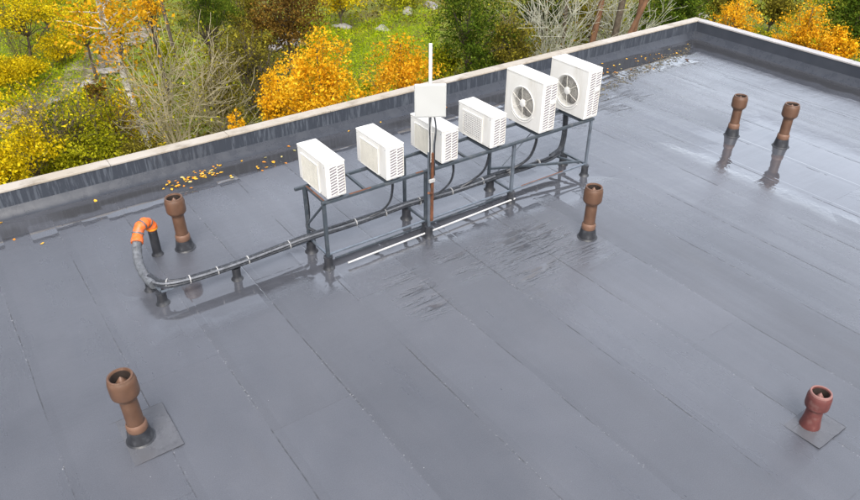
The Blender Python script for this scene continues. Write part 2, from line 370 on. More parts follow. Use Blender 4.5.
# ------------------------------------------------------------------ vents
def vent(x, y, h, label, top, tall=True, red=False, flash=None, ang=0, tilt=(0, 0)):
    o = empty('vent_pipe', (x, y, 0), label, 'roof vent', 'brown roof vent pipes')
    o.rotation_euler = (tilt[0], tilt[1], 0)
    mb, ml = (M['red'], M['redl']) if red else (M['brown'], M['brownl'])
    R = top
    if tall:
        b = MB().lathe([(R*1.0, -.02), (R*1.0, .0), (R*.93, .03), (R*.84, .09), (R*.78, .15), (R*.6, .152)]); 
        b.build('base_boot', M['rubber'], o, smooth=True)
        c = MB().lathe([(R*.70, .145), (R*.74, .155), (R*.75, .205), (R*.72, .228), (R*.64, .245)]); c.build('collar', ml, o, smooth=True)
        p = MB().lathe([(R*.62, .22), (R*.61, h*.55), (R*.60, h*.72)]); p.build('pipe', mb, o, smooth=True)
        zb = h*.67
    else:
        p = MB().lathe([(R*.86, -.01), (R*.84, .02), (R*.78, .06), (R*.70, .13), (R*.66, h*.60)]); p.build('pipe', mb, o, smooth=True)
        zb = h*.50
    hh = h-zb
    cap = MB().lathe([(R*.60, zb-.02), (R*.64, zb), (R*.84, zb+hh*.12), (R*.96, zb+hh*.20), (R*.99, zb+hh*.28), (R*.99, zb+hh*.74),
                      (R*.95, zb+hh*.85), (R*.88, zb+hh*.94), (R*.80, h), (R*.72, h), (R*.68, h-.015)])
    cp = cap.build('cap', mb, o, smooth=True)
    MB().lathe([(R*.685, h-.012), (R*.66, h-.05), (R*.60, h-.11), (0.001, h-.115)]).build('throat', M['dark'], cp, smooth=True)
    MB().lathe([(.001, h-.005), (R*.10, h-.02), (R*.40, h-.075), (R*.42, h-.10)]).build('cone', ml, cp, smooth=True)
    if not red: MB().lathe([(R*.885, h-.008), (R*.86, h+.003), (R*.80, h+.006), (R*.74, h+.004), (R*.725, h-.008)]).build('rim', mb, cp, smooth=True)
    else: MB().lathe([(R*.90, h-.016), (R*.87, h+.003), (R*.80, h+.008), (R*.73, h+.004), (R*.70, h-.012)]).build('rim', ml, cp, smooth=True)
    if flash:
        f = MB(); a, bb, zz = flash
        f.box((-a/2, -bb/2+.0, .0), (a/2, bb/2, zz)); q = f.build('flashing_patch', M['flash'], o, bevel=.002)
        q.rotation_euler.z = ang; q.location = (.02, .02, 0)
    if flash:
        e = MB(); 
        ring_ = []
        for (p_, q_) in (((-a/2, -bb/2), (a/2, -bb/2)), ((a/2, -bb/2), (a/2, bb/2)), ((a/2, bb/2), (-a/2, bb/2)), ((-a/2, bb/2), (-a/2, -bb/2))):
            for i_ in range(12): ring_.append(Vector((*p_, .003)).lerp(Vector((*q_, .003)), i_/12)+Vector((random.uniform(-.002, .002), random.uniform(-.002, .002), 0)))
        ring_ += [ring_[0]+Vector((.001, .001, 0)), Vector((-a/2, .05, .003)), Vector((0, .045, .003)), Vector((a/2, .03, .003))]
        e.tube(ring_, [random.choice((.0012, .002, .0035, .0025)) for _ in ring_], 5)
        k_ = e.build('bitumen_bead', M['rubber'], q)
    # felt dressing ring
    MB().lathe([(R*1.10, .0005), (R*1.07, .004), (R*1.02, .01), (R*.9, .025)]).build('felt_dressing', M['rubber'], o, smooth=True) if tall else None
    return o
vent(.565, 5.80, .85, 'tall brown roof vent on a square felt patch, nearest at the lower left', .138, flash=(.62, .70, .004), ang=0, tilt=(0, R_(-1.5)))
vent(2.14, 9.0, .82, 'brown roof vent beside the orange elbow pipe', .135, tilt=(0, R_(-1.2)))
vent(7.04, 5.97, .82, 'brown roof vent standing alone in front of the right end of the rack', .135)
vent(11.89, 6.99, .77, 'brown roof vent on the right, the further of the pair standing in the wet', .135, tilt=(R_(-1), R_(1)))
vent(12.22, 6.19, .80, 'brown roof vent on the right, the nearer of the pair standing in the wet', .14, tilt=(R_(-.5), R_(1)))
vent(6.27, 2.04, .45, 'short reddish roof vent on a square felt patch at the lower right', .118, tall=False, red=True, flash=(.50, .52, .004), tilt=(R_(-1.5), 0))

# ------------------------------------------------------------------ equipment rack
YF, YK, ZT = 7.40, 7.95, 1.0225
PX = [3.57, 5.17, 6.79, 8.42]
rack = empty('equipment_rack', (PX[0], YF, 0), 'long slate grey steel rack on black feet carrying the six air conditioners', 'rack')
off = Vector((-PX[0], -YF, 0))
def rb_(name, p, q, w=.04, h=None, mat='steel', par=rack):
    m = MB().bar(Vector(p)+off, Vector(q)+off, w, h); return m.build(name, M[mat], par, bevel=.003, seg=1)
def foot(x, y, par, o=Vector((0, 0, 0)), r=.062, h=.19):
    prof = [(r*1.5, -.005), (r*1.42, .006), (r*1.1, .03), (r*1.0, .06), (r*.98, h-.03), (r*1.08, h-.025), (r*1.08, h), (.001, h)]
    m = MB().lathe(prof, (x+o[0], y+o[1], 0), 20); return m.build('foot', M['rubber'], par, smooth=True)
for i, x in enumerate(PX):
    foot(x, YF, rack, off, .058); foot(x, YK-.04, rack, off, .066)
    rb_('post', (x, YF, .18), (x, YF, ZT-.022), .045 if i != 3 else .04, mat='steel' if i in (0, 1) else 'steel2')
    rb_('post', (x, YK, .18), (x, YK, ZT-.022), .042)
    rb_('base_bar', (x, YF+.023, .205), (x, YK-.023, .205), .03, mat='steel2' if i in (0,) else 'steel')
rb_('top_rail', (PX[0]-.03, YF, ZT-.021), (PX[3]+.05, YF, ZT-.021), .045, .04)
rb_('top_rail', (PX[0]-.14, YK, ZT-.021), (PX[3]+.03, YK, ZT-.021), .04, .04)
rb_('bottom_rail', (PX[0], YF, .21), (PX[3], YF, .21), .026, .026, 'steel2')
rb_('rusty_strip', (PX[0]+.02, YF-.0225, ZT-.03), (PX[0]+.021, YF-.0225, ZT-.03), .002)
bpy.data.objects.remove([o for o in kids(rack) if o.name.startswith('rusty')][0])
for (x1, x2) in ((3.95, 4.28), (5.0, 5.12)):
    rb_('rust_patch', (x1, YF-.004, ZT+.0005), (x2, YF-.004, ZT+.0005), .03, .003, 'rust')
for (x1, x2) in ((7.0, 7.9),):
    rb_('rust_patch', (x1, YF, .2245), (x2, YF, .2245), .02, .003, 'rust')
UX = [3.62, 4.518, 5.425, 6.298, 7.257, 8.20]
UD = [.279]*4+[.2985]*2
for i, x in enumerate(UX):
    for dx in (.035, UD[i]-.035) if i < 4 else (.04, UD[i]-.04):
        if i == 0 and dx < .1: dx = -.03
        rb_('cross_bar', (x+dx, YF+.023, ZT-.0195), (x+dx, YK-.021, ZT-.0195), .036, .036)
MB().bar(Vector((UX[0]-.03, YF+.03, ZT+.0005))+off, Vector((UX[0]-.03, YK-.03, ZT+.0005))+off, .02, .002).build('rust_patch', M['rust'], rack)
rb_('brace', (PX[0], YF+.02, ZT-.06), (PX[0], YK-.02, .44), .025)
rb_('brace', (PX[2]+.2, YK+.005, .26), (PX[3]-.5, YK+.005, ZT-.06), .012)
rb_('brace', (PX[2]+.03, YK, .35), (PX[3]-.03, YF+.1, .22), .035)
rb_('brace', (PX[3]-.25, YK, .22), (PX[3]-.06, YF+.08, .21), .03)
for x in (4.2, 5.9, 7.6):
    rb_('cross_bar', (x, YF+.023, ZT-.021), (x+.02, YK-.021, ZT-.021), .036, .034)

# bundle supports
sup = empty('pipe_support', (1.47, 7.9, 0), 'small black footed steel stand holding the cable bundle under the grey bend', 'pipe support')
so = Vector((-1.47, -7.9, 0))
foot(1.47, 7.9, sup, so, .062, .18); foot(1.43, 8.28, sup, so, .055, .18)
m = MB().bar(Vector((1.47, 7.9, .195))+so, Vector((1.43, 8.32, .195))+so, .03); m.build('crossbar', M['steel2'], sup, bevel=.003)
sup2 = empty('pipe_support', (2.45, 7.87, 0), 'lone black foot under the cable bundle midway to the rack', 'pipe support')
MB().lathe([(.085, -.005), (.08, .006), (.06, .03), (.055, .06), (.055, .16), (.062, .165), (.062, .185), (.001, .185)], n=20).build('foot', M['rubber'], sup2, smooth=True)
sr = empty('support_rail', (1.47, 7.86, .185), 'thin grey steel rail carrying the cable bundle from the stand to the rack', 'rail')
MB().bar((0, 0, .013), (PX[0]-1.47-.07, .02, .013), .028, .024).build('bar', M['steel2'], sr, bevel=.003)

# ------------------------------------------------------------------ orange elbow duct
duct = empty('elbow_pipe', (1.77, 9.06, 0), 'orange elbow on a black upright pipe bending into a grey wrapped hose', 'pipe')
do = Vector((-1.77, -9.06, 0))
MB().lathe([(.085, -.005), (.08, .01), (.064, .03), (.060, .06), (.060, .40), (.066, .405), (.066, .43), (.06, .435)], n=24).build('black_pipe', M['rubber'], duct, smooth=True)
mm = [Vector(at_z(137, 243, .40)), Vector(at_z(137.5, 256, .30)), Vector(at_z(140, 266, .24)), Vector(at_z(146, 277, .22)), Vector(at_z(154, 284.5, .235))]
el = [Vector((1.77, 9.06, .41)), Vector((1.765, 9.055, .475)), Vector((1.73, 9.04, .535)), Vector((1.665, 9.0, .56)), Vector((1.60, 8.96, .535)), Vector((1.555, 8.93, .47)), mm[0]+Vector((0, 0, .0))]
ep = bez(el, 5); er = []
for i in range(len(ep)):
    s = i/(len(ep)-1); er.append(.070+(.009 if (abs(s-.12) < .05 or abs(s-.45) < .04 or abs(s-.62) < .03 or abs(s-.97) < .05) else 0))
el_o = MB().tube([p+do for p in ep], er, 20).build('orange_elbow', M['orange'], duct, smooth=True)
for a_ in (.30, .52, .80):
    i_ = int(a_*len(ep)); MB().tube([p+do for p in ep[i_:i_+2]], .0765, 20).build('clamp_band', M['wrap'], el_o, smooth=True)
MB().tube([p+do for p in ep[1:4]], .0805, 20).build('rim', M['yellow'], el_o, smooth=True)
gp = bez([ep[-2], mm[0], mm[1], mm[2], mm[3], mm[4]], 6)
gr = [.060+.004*math.sin(i*2.1) for i in range(len(gp))]
MB().tube([p+do for p in gp], gr, 18).build('grey_hose', M['wrap'], duct, smooth=True)

# ------------------------------------------------------------------ cable bundle
cb = empty('cable_bundle', (1.52, 7.93, .22), 'long bundle of black and grey wrapped cables running along the foot of the rack', 'cable bundle')
co = Vector((-1.52, -7.93, -.22))
bp = [(1.42, 8.18, .25), (1.50, 7.98, .25), (1.66, 7.87, .25), (1.95, 7.85, .24), (2.45, 7.84, .245), (3.0, 7.85, .255), (3.5, 7.84, .285), (4.1, 7.84, .275),
      (4.7, 7.84, .27), (5.15, 7.83, .285), (5.8, 7.84, .25), (6.4, 7.83, .255), (6.8, 7.83, .26), (7.4, 7.84, .235), (7.95, 7.83, .25), (8.22, 7.86, .30)]
offs = [(-.032, -.015, .022, 'cable'), (.030, -.018, .023, 'cable2'), (.002, .026, .022, 'cable'), (.040, .020, .017, 'cable'), (-.038, .024, .016, 'cable2'), (0, -.012, .018, 'cable')]
for j, (oy, oz, rr, mt) in enumerate(offs):
    pts = []
    n = len(bp) if j in (0, 1, 2) else len(bp)-j+1
    for i, (x, y, z) in enumerate(bp[:n]):
        w = random.uniform(-.012, .012)
        ny = Vector((0, 1, 0)) if i > 2 else Vector((.9, .4, 0))
        pts.append(Vector((x, y, z))+ny*(oy+w)+Vector((0, 0, oz+random.uniform(-.006, .008)))+co)
    MB().tube(bez(pts, 6), rr, 10).build('cable', M[mt], cb, smooth=True)
for x, i in ((1.58, 1), (1.84, 3), (2.2, 3), (2.62, 4), (3.22, 5), (4.25, 7), (4.75, 8), (5.35, 9), (5.95, 10), (6.55, 11), (7.1, 12), (7.75, 13)):
    # interpolate the path at x
    for a, b in zip(bp[:-1], bp[1:]):
        if a[0] <= x <= b[0] and b[0] > a[0]:
            s = (x-a[0])/(b[0]-a[0]); c = Vector(a).lerp(Vector(b), s); d = (Vector(b)-Vector(a)).normalized(); break
    pr = [c+co-d*.006, c+co+d*.006]
    MB().tube(pr, .060, 14).build('cable_tie', M['tie'], cb, smooth=True)
# drop lines from the units to the bundle
def drop(unit, pts, r, label, mat='cable'):
    o = empty('drop_line', pts[0], label, 'cable', 'drop lines from the air conditioners')
    for k, dd in enumerate((Vector((0, 0, 0)), Vector((.022, .012, 0)))):
        if k and r > .03: continue
        MB().tube(bez([Vector(p)-Vector(pts[0])+dd*(1 if i else 1) for i, p in enumerate(pts)], 7), r if not k else r*.6, 8).build('hose', M[mat], o, smooth=True)
drop(1, [(3.60, 7.99, .97), (3.62, 8.01, .7), (3.61, 8.0, .5), (3.56, 7.96, .38), (3.64, 7.9, .3)], .02, 'black drop line beside the left end post of the rack')
drop(2, [(4.72, 7.60, 1.0), (4.74, 7.60, .8), (4.72, 7.65, .55), (4.62, 7.74, .38), (4.45, 7.82, .30)], .015, 'thin black drop line under the second air conditioner from the left')
drop(3, [(5.62, 7.55, 1.03), (5.72, 7.5, .9), (5.72, 7.55, .62), (5.58, 7.68, .40), (5.30, 7.80, .30)], .016, 'looping black drop line just right of the mast')
drop(4, [(6.46, 7.60, 1.0), (6.47, 7.60, .8), (6.44, 7.66, .55), (6.32, 7.76, .38), (6.12, 7.82, .28)], .018, 'black drop line under the fourth air conditioner from the left')
drop(5, [(7.42, 7.60, 1.0), (7.43, 7.60, .78), (7.38, 7.66, .52), (7.24, 7.76, .36), (7.05, 7.83, .29)], .022, 'black drop line under the nearer fan unit')
drop(6, [(8.34, 7.90, 1.0), (8.36, 7.9, .75), (8.36, 7.9, .5), (8.28, 7.88, .33), (8.05, 7.85, .27)], .045, 'thick black insulated line down the right end of the rack')

cw = MB().tube([(0, 0, 0), (1.5, .03, .003), (3.05, .08, 0)], .0135, 12)
o = cw.build('white_pipe', M['pipew'], smooth=True); o.location = (3.80, 7.28, .062); tag(o, 'thin white conduit lying along the front foot of the rack', 'conduit')
cw2 = MB().tube([(0, 0, 0), (1.7, .03, 0), (3.0, .05, 0)], .014, 8)
o = cw2.build('grey_pipe', M['steel'], smooth=True); o.location = (3.72, 7.48, .06); tag(o, 'thin dark conduit lying behind the white conduit', 'conduit')

# ------------------------------------------------------------------ air conditioners
def small_unit(label, mesh_vis):
    w, d, h = .78, .279, .522
    o = empty('air_conditioner', (0, 0, 0), label, 'air conditioner', 'air conditioners on the rack')
    z0 = .03
    MB().box((0, 0, z0), (d, w, h-.03)).build('casing', M['white'], o, bevel=.010, seg=3)
    MB().box((-.004, -.004, h-.0285), (d+.004, w+.004, h)).build('lid', M['white'], o, bevel=.009, seg=3)
    MB().box((.06, .30, h+.0005), (.09, .33, h+.003)).build('badge', M['white'], o, bevel=.001)
    # front grille recess on the -x face
    y0, y1, za, zb = .205, .66, .055, .42
    gp_ = MB(); gp_.box((-.006, y0, za), (.0, y1, zb)); g = gp_.build('front_grille', M['cream'], o, bevel=.003)
    fm = MB()
    e = .014
    for bx in (((-.014, y0-e, za-e), (-.001, y1+e, za)), ((-.014, y0-e, zb), (-.001, y1+e, zb+e)), ((-.014, y0-e, za+.0005), (-.001, y0, zb-.0005)), ((-.014, y1, za+.0005), (-.001, y1+e, zb-.0005))): fm.box(*bx)
    fm.build('grille_frame', M['white'], g, bevel=.003)
    sl = MB(); n = 22 if not mesh_vis else 12
    for k in range(n):
        z = za+(k+.5)*(zb-za)/n; sl.box((-.0115, y0+.004, z-(.0045 if not mesh_vis else .007)), (-.0062, y1-.004, z+(.0045 if not mesh_vis else .007)))
    n2 = 4 if not mesh_vis else 12
    for k in range(n2+1):
        y = y0+.006+k*(y1-y0-.012)/n2; sl.box((-.0125, y-.003 if not mesh_vis else y-.007, za+.002), (-.0118, y+.003 if not mesh_vis else y+.007, zb-.002))
    sl.build('slats', M['cream'] if not mesh_vis else M['white'], g)
    if mesh_vis:
        MB().box((-.0063, y0+.03, za+.03), (-.0058, y1-.03, zb-.03)).build('grille_backing', M['slot'], g)
    for (yy, zz) in ((.03, z0+.03), (w-.03, z0+.03), (.03, h-.055), (w-.03, h-.055), (.17, z0+.03)):
        MBs = MB().lathe([(.001, -.003), (.006, -.0025), (.007, 0)], (0, yy, zz), 10, 'x').build('screw', M['steel2'], o)
    # a shallow vertical panel joint
    MB().box((-.003, .185, z0+.004), (-.0005, .188, h-.035)).build('panel_joint', M['cream'], o)
    side_louvre(o, d, z0, h, 10, False)
    for yy in (.10, w-.14):
        MB().box((.02, yy, .0005), (d-.02, yy+.04, z0-.0005)).build('foot', M['steel'], o)
    return o
def side_louvre(o, d, z0, h, rows, large):
    xa, xm, xb = .055, d/2+.02, d-.018
    zt, zb_ = h-.055, z0+.035
    B = MB(); B.box((xa, -.004, zb_), (xb, .0, zt)); L = B.build('side_louvre', M['slot'], o)
    s = MB(); gap = (zt-zb_)/rows
    for c0, c1 in ((xa, xm-.008), (xm+.008, xb)):
        for k in range(rows+1):
            z = zb_+k*gap
            dz = .030; th = .30*gap
            pts = [(c0, z-dz/2+.004), (c1, z+dz/2-.002), (c1, z+dz/2-.002+th), (c0, z-dz/2+.004+th)]
            pts = [(a, max(zb_-.001, min(zt+.001, b))) for a, b in pts]
            vs = [(a, -.012, b) for a, b in pts]+[(a, -.0042, b) for a, b in pts]
            s.add(vs, [(0, 1, 2, 3), (7, 6, 5, 4), (0, 4, 5, 1), (1, 5, 6, 2), (2, 6, 7, 3), (3, 7, 4, 0)])
    s.build('slats', M['white'], L)
    f = MB(); e = .010
    f.box((xm-.0075, -.014, zb_+.001), (xm+.0075, -.0035, zt-.001))
    f.box((xa-e, -.014, zb_-e), (xb+e*.8, -.001, zb_)); f.box((xa-e, -.014, zt), (xb+e*.8, -.001, zt+e))
    f.box((xa-e, -.014, zb_+.0005), (xa, -.001, zt-.0005)); f.box((xb, -.014, zb_+.0005), (xb+e*.8, -.001, zt-.0005))
    if large:
        zc = zb_+(zt-zb_)*.60
        f.box((xm+.0085, -.020, zc-.028), (xb-.001, -.0035, zc+.028))
    f.build('louvre_frame', M['white'], L, bevel=.002, seg=1)
def large_unit(label):
    w, d, h = .822, .2985, .827
    o = empty('air_conditioner', (0, 0, 0), label, 'air conditioner', 'air conditioners on the rack')
    z0 = .03; cy, cz, r = .415, .385, .245; hh = h-.03
    # casing with a round hole in the front face
    cs = MB()
    V = [(0, 0, z0), (d, 0, z0), (d, w, z0), (0, w, z0), (0, 0, hh), (d, 0, hh), (d, w, hh), (0, w, hh)]
    cs.add(V, [(0, 3, 2, 1), (4, 5, 6, 7), (0, 1, 5, 4), (1, 2, 6, 5), (2, 3, 7, 6)])
    n = 48; vs = []; fs = []
    for k in range(n):
        a = 2*math.pi*k/n; c, s = math.cos(a), math.sin(a)
        tt = min(((w-cy)/c if c > 1e-9 else (cy/-c if c < -1e-9 else 1e9)), ((hh-cz)/s if s > 1e-9 else ((cz-z0)/-s if s < -1e-9 else 1e9)))
        vs += [(0, cy+c*tt, cz+s*tt), (0, cy+c*r, cz+s*r), (.018, cy+c*(r-.012), cz+s*(r-.012)), (.10, cy+c*(r-.012), cz+s*(r-.012))]
    for k in range(n):
        a, b = 4*k, 4*((k+1) % n)
        for q in range(3): fs.append((a+q, b+q, b+q+1, a+q+1))
    cs.add(vs, fs)
    for (yy, zz) in ((0, z0), (w, z0), (w, hh), (0, hh)):      # corner infill
        ang = math.atan2(zz-cz, yy-cy) % (2*math.pi); k = int(ang/(2*math.pi/n)); k2 = (k+1) % n
        cs.add([(0, yy, zz), vs[4*k], vs[4*k2]], [(0, 1, 2)])
    cs.build('casing', M['white'], o)
    MB().box((-.004, -.004, hh+.0005), (d+.004, w+.004, h)).build('lid', M['white'], o, bevel=.009, seg=3)
    # ring bead
    rg = MB(); pts = [(-.004, cy+.5*0+math.cos(2*math.pi*k/40)*(r+.014), cz+math.sin(2*math.pi*k/40)*(r+.014)) for k in range(41)]
    rg.tube(pts, .009, 6); rg.build('fan_ring', M['white'], o, smooth=True)
    lw = MB(); pts = [(-.004, cy+math.cos(a)*(r+.045), cz-.005+math.sin(a)*(r+.045)) for a in np.linspace(-2.6, -.7, 22)]
    lw.tube(pts, .007, 6); lw.build('lower_bead', M['white'], o, smooth=True)
    fan = MB(); fan.lathe([(.001, .098), (r-.008, .098)], (0, cy, cz), 40, 'x'); fw = fan.build('fan_well', M['fanback'], o)
    for k in range(3):
        b = MB(); vs = []; a0 = 2*math.pi*k/3+.5
        for i in range(9):
            aa = a0+i/8*1.55
            for rr_, dx in ((.06, 0), (r*.55, .0), (r-.03, 0)):
                vs.append((.085-.045*(i/8), cy+math.cos(aa+rr_*.8)*rr_, cz+math.sin(aa+rr_*.8)*rr_))
        fs = [(3*i+j, 3*i+3+j, 3*i+4+j, 3*i+1+j) for i in range(8) for j in range(2)]
        b.add(vs, fs); bb = b.build('fan_blade', M['blade'], fw, smooth=True)
        sm = bb.modifiers.new('solid', 'SOLIDIFY'); sm.thickness = .004
    g = MB()
    for q in range(11):
        rr_ = .075+q*(r-.078)/10.5
        pts = [(-.001-.006*math.sin(q/10.5*3.1), cy+math.cos(2*math.pi*k/36)*rr_, cz+math.sin(2*math.pi*k/36)*rr_) for k in range(37)]
        g.tube(pts, .0016, 4, cap=False)
    g.build('guard_wires', M['cream'], o)
    sp = MB()
    for k in range(6):
        a = 2*math.pi*k/6+.42
        sp.bar((-.006, cy+math.cos(a)*.05, cz+math.sin(a)*.05), (-.003, cy+math.cos(a)*(r+.006), cz+math.sin(a)*(r+.006)), .008, .006)
    sp.build('guard_spokes', M['cream'], o)
    MB().lathe([(.001, -.016), (.040, -.015), (.058, -.010), (.062, 0), (.062, .02)], (0, cy, cz), 32, 'x').build('hub', M['white'], o, smooth=True)
    side_louvre(o, d, z0, h, 17, True)
    for yy in (.10, w-.14):
        MB().box((.02, yy, .0005), (d-.02, yy+.04, z0-.0005)).build('foot', M['steel'], o)
    return o
labs = ['small white air conditioner with a plain cream front, on the left end of the rack',
        'small white air conditioner, second from the left, between the end unit and the mast',
        'small white air conditioner partly hidden behind the mast and square panel',
        'small white air conditioner with a squared front grille, right of the mast',
        'tall white fan unit, the nearer of the two, right after the small units',
        'tall white fan unit on the far right end of the rack']
u0 = small_unit(labs[0], False); u3 = small_unit(labs[3], True); u4 = large_unit(labs[4])
units = [u0, copy_tree(u0), copy_tree(u0), u3, u4, copy_tree(u4)]
for i, (o, x) in enumerate(zip(units, UX)):
    o.location = (x, 7.378, ZT); o['label'] = labs[i]

# ------------------------------------------------------------------ mast and panel antenna
mx, my = 5.145, 7.285
mast = empty('mast', (mx, my, 0), 'upright pole with rusty lower half and white top, standing against the rack', 'mast')
MB().bar((0, 0, .0), (0, 0, 1.35), .036).build('lower_post', M['steel2'], mast, bevel=.003)
MB().bar((.030, -.018, .27), (.038, -.018, 1.33), .042, .042).build('rusty_bar', M['rust'], mast, bevel=.003)
MB().tube([(.012, 0, 1.2), (.012, 0, 1.9), (.014, 0, 2.82)], [.024, .024, .023], 14).build('white_pole', M['white'], mast, smooth=True)
MB().bar((-.035, -.05, .93), (.06, -.05, .93), .03, .05).build('clamp', M['tie'], mast, bevel=.004)
MB().tube([(.02, -.04, .72), (-.09, -.12, .80)], .018, 10).build('bolt', M['rust'], mast, smooth=True)
fo = MB().lathe([(.085, -.005), (.08, .006), (.06, .03), (.055, .16), (.06, .18), (.001, .18)], n=20).build('foot', M['rubber'], mast, smooth=True)
for k, (a, b) in enumerate(((-.02, .01), (.055, .02), (.03, -.035))):
    MB().tube(bez([(a*.6, b-.05, 1.93), (a*1.4, b-.06, 1.7), (a*.9+.01, b-.04, 1.45), (a+.015, b-.03, 1.15), (a*.8+.03, b-.02, .8+.1*k)], 6), .008 if k else .011, 8).build('cable', M['cable' if k != 1 else 'cable2'], mast, smooth=True)
vd = Vector((-AX[2][0], -AX[2][1], 0)).normalized()
pa = empty('panel_antenna', (mx+vd.x*.06+.012, my+vd.y*.06, 2.115), 'square pale grey panel antenna mounted on the white pole', 'antenna', rz=math.atan2(vd.y, vd.x)+R_(4))
MB().box((0, -.205, -.235), (.035, .205, .215)).build('panel', M['panel'], pa, bevel=.012, seg=3)
MB().box((.0355, -.188, -.218), (.039, .188, .198)).build('face', M['panel'], pa, bevel=.003)
MB().box((-.045, -.03, -.05), (-.001, .03, .05)).build('bracket', M['steel2'], pa, bevel=.003)
pc = MB().tube(bez([(0, 0, 0), (.12, .1, -.12), (.3, .45, -.35), (.45, .6, -.45)], 8), .006, 6)
o = pc.build('antenna_lead', M['cable2'], smooth=True); o.location = (mx+.06, my+.03, 2.0); tag(o, 'thin lead hanging from behind the square panel', 'cable')

# ------------------------------------------------------------------ leaves on the roof
lm = [NT('fallen_leaf_yellow').set(color=(.75, .40, .03), rough=.5), NT('fallen_leaf_orange').set(color=(.60, .22, .02), rough=.5), NT('fallen_leaf_pale').set(color=(.52, .45, .18), rough=.5)]
lme = []
for k in range(6):
    n = 7; m = bpy.data.meshes.new('fallen_leaf'); L, Wd = 1., random.uniform(.6, .85); vs = []
    for i in range(n):
        s = i/(n-1); w = Wd*.5*math.sin(math.pi*s**.8)*(1-.15*s); cz = .12*math.sin(math.pi*s+k)
        vs += [(s-.5, -w, cz+w*.25+.1), (s-.5, 0, cz+.02), (s-.5, w, cz+w*.25+.1)]
    fs = [(3*i+j, 3*i+3+j, 3*i+4+j, 3*i+1+j) for i in range(n-1) for j in range(2)]
    m.from_pydata(vs, [], fs); m.materials.append(lm[k % 3 if k < 5 else 0]); m.update(); lme.append(m)
def leaf(u, v, label, group, s=None):
    p = at_z(u, v, .012)
    if p[1] > YB-.02: p[1] = YB-.02-abs(random.gauss(0, .05))
    if p[0] > XB-.02: p[0] = XB-.03
    o = bpy.data.objects.new('fallen_leaf', random.choice(lme)); C.objects.link(o)
    o.location = (p[0], p[1], .004); s = s or random.uniform(.045, .075); o.scale = (s, s, s*.6)
    o.rotation_euler = (random.uniform(-.2, .2), random.uniform(-.2, .2), random.uniform(0, 6.3)); tag(o, label, 'leaf', group)
LA = 'small yellow leaf in the drift lying in the wet gutter behind the left brown vent'
for k in range(58):
    s = random.random(); leaf(168+s*52+random.gauss(0, 4), 186-s*17+random.gauss(0, 3.2), LA, 'leaves drifted in the left gutter')
LB = 'scattered pale leaf on the wet roof between the gutter drift and the first air conditioner'
for k in range(16):
    s = random.random(); leaf(228+s*62+random.gauss(0, 4), 170-s*12+random.gauss(0, 5), LB, 'leaves scattered behind the rack')
LC = 'tiny orange leaf in the debris drift near the far roof corner'
for k in range(40):
    s = random.random(); leaf(604+s*84+random.gauss(0, 3), 72-s*25+random.gauss(0, 3.0+2*s), LC, 'leaves drifted at the far corner', random.uniform(.035, .065))
for (u, v, l) in ((14, 239, 'lone orange leaf on the roof at the left edge of the photo, nearer the puddle'), (42, 243, 'lone orange leaf out on the felt right of the first loose leaf'),
                  (1, 222, 'lone yellow leaf at the very left edge of the roof'), (93, 197, 'lone yellow leaf in the gutter at the left'), (380, 121.5, 'single orange leaf lying behind the second air conditioner'),
                  (346, 129, 'single yellow leaf behind the gap between the first two air conditioners'), (446, 107, 'single orange leaf behind the square panel')):
    leaf(u, v, l, None)
# dark debris
t = NT('gutter_moss'); M['moss'] = t.set(color=t.mix(t.mapr(t.noise(9, 3), .4, .6), (.05, .045, .03), (.16, .14, .09)), rough=.7)
db = []
m = MB()
for k in range(420):
    s = random.random()**.8; u = 585+s*105; v = 97-s*48+random.gauss(0, 3.2); p = at_z(u, v, 0)
    if p[1] > YB-.05 or p[0] > XB-.05: continue
    a = random.uniform(0, 6.3); L = random.uniform(.012, .05); z = random.uniform(.002, .012)
    dx, dy = math.cos(a)*L, math.sin(a)*L; w = random.uniform(.2, .6)
    m.add([(p[0]-dx, p[1]-dy, .003), (p[0]+dy*w, p[1]-dx*w, .004), (p[0]+dx, p[1]+dy, .003), (p[0]-dy*w, p[1]+dx*w, .004), (p[0], p[1], z+.004)], [(0, 1, 4), (1, 2, 4), (2, 3, 4), (3, 0, 4)])
tag(m.build('moss_debris', M['moss']), 'crumbs of dark moss and litter in the far corner of the roof', 'debris', kind='stuff')

# ------------------------------------------------------------------ terrain
t = NT('forest_ground'); n = t.noise(.16, 5, .6); n2 = t.noise(1.4, 5, .65); n3 = t.noise(9, 4, .7)
g = t.mix(t.mapr(n, .42, .56), (.075, .066, .016), (.17, .25, .014))
g = t.mix(t.mapr(n2, .45, .62), g, (.12, .095, .03)); g = t.mix(t.math('MULTIPLY', t.mapr(n3, .4, .7), .6), g, (.25, .24, .03))
M['ground'] = t.set(color=g, rough=.95, normal=t.bump(n3, .8, .08))
def hgt(x, y):
    return GZ + .35*np.sin(x*.13+1)*np.cos(y*.11)+.18*np.sin(x*.41+y*.23)+ .10*np.sin(x*.9-y*.7)
gx_ = np.concatenate([np.linspace(-900, -40, 12), np.linspace(-36, 110, 110), np.linspace(120, 1200, 12)])
gy_ = np.concatenate([np.linspace(-900, -20, 8), np.linspace(-14, 110, 100), np.linspace(120, 1200, 12)])
XX, YY = np.meshgrid(gx_, gy_); ZZ = hgt(XX, YY)
vs = np.stack([XX.ravel(), YY.ravel(), ZZ.ravel()], 1); nxx, nyy = len(gx_), len(gy_)
fs = [(j*nxx+i, j*nxx+i+1, (j+1)*nxx+i+1, (j+1)*nxx+i) for j in range(nyy-1) for i in range(nxx-1)]
m = MB(); m.v = [tuple(q) for q in vs]; m.f = fs
tag(m.build('ground', M['ground'], smooth=True), 'uneven scrubby ground beyond the building', kind='structure')
def gat(u, v, up=0):
    p = at_z(u, v, GZ+up); return p

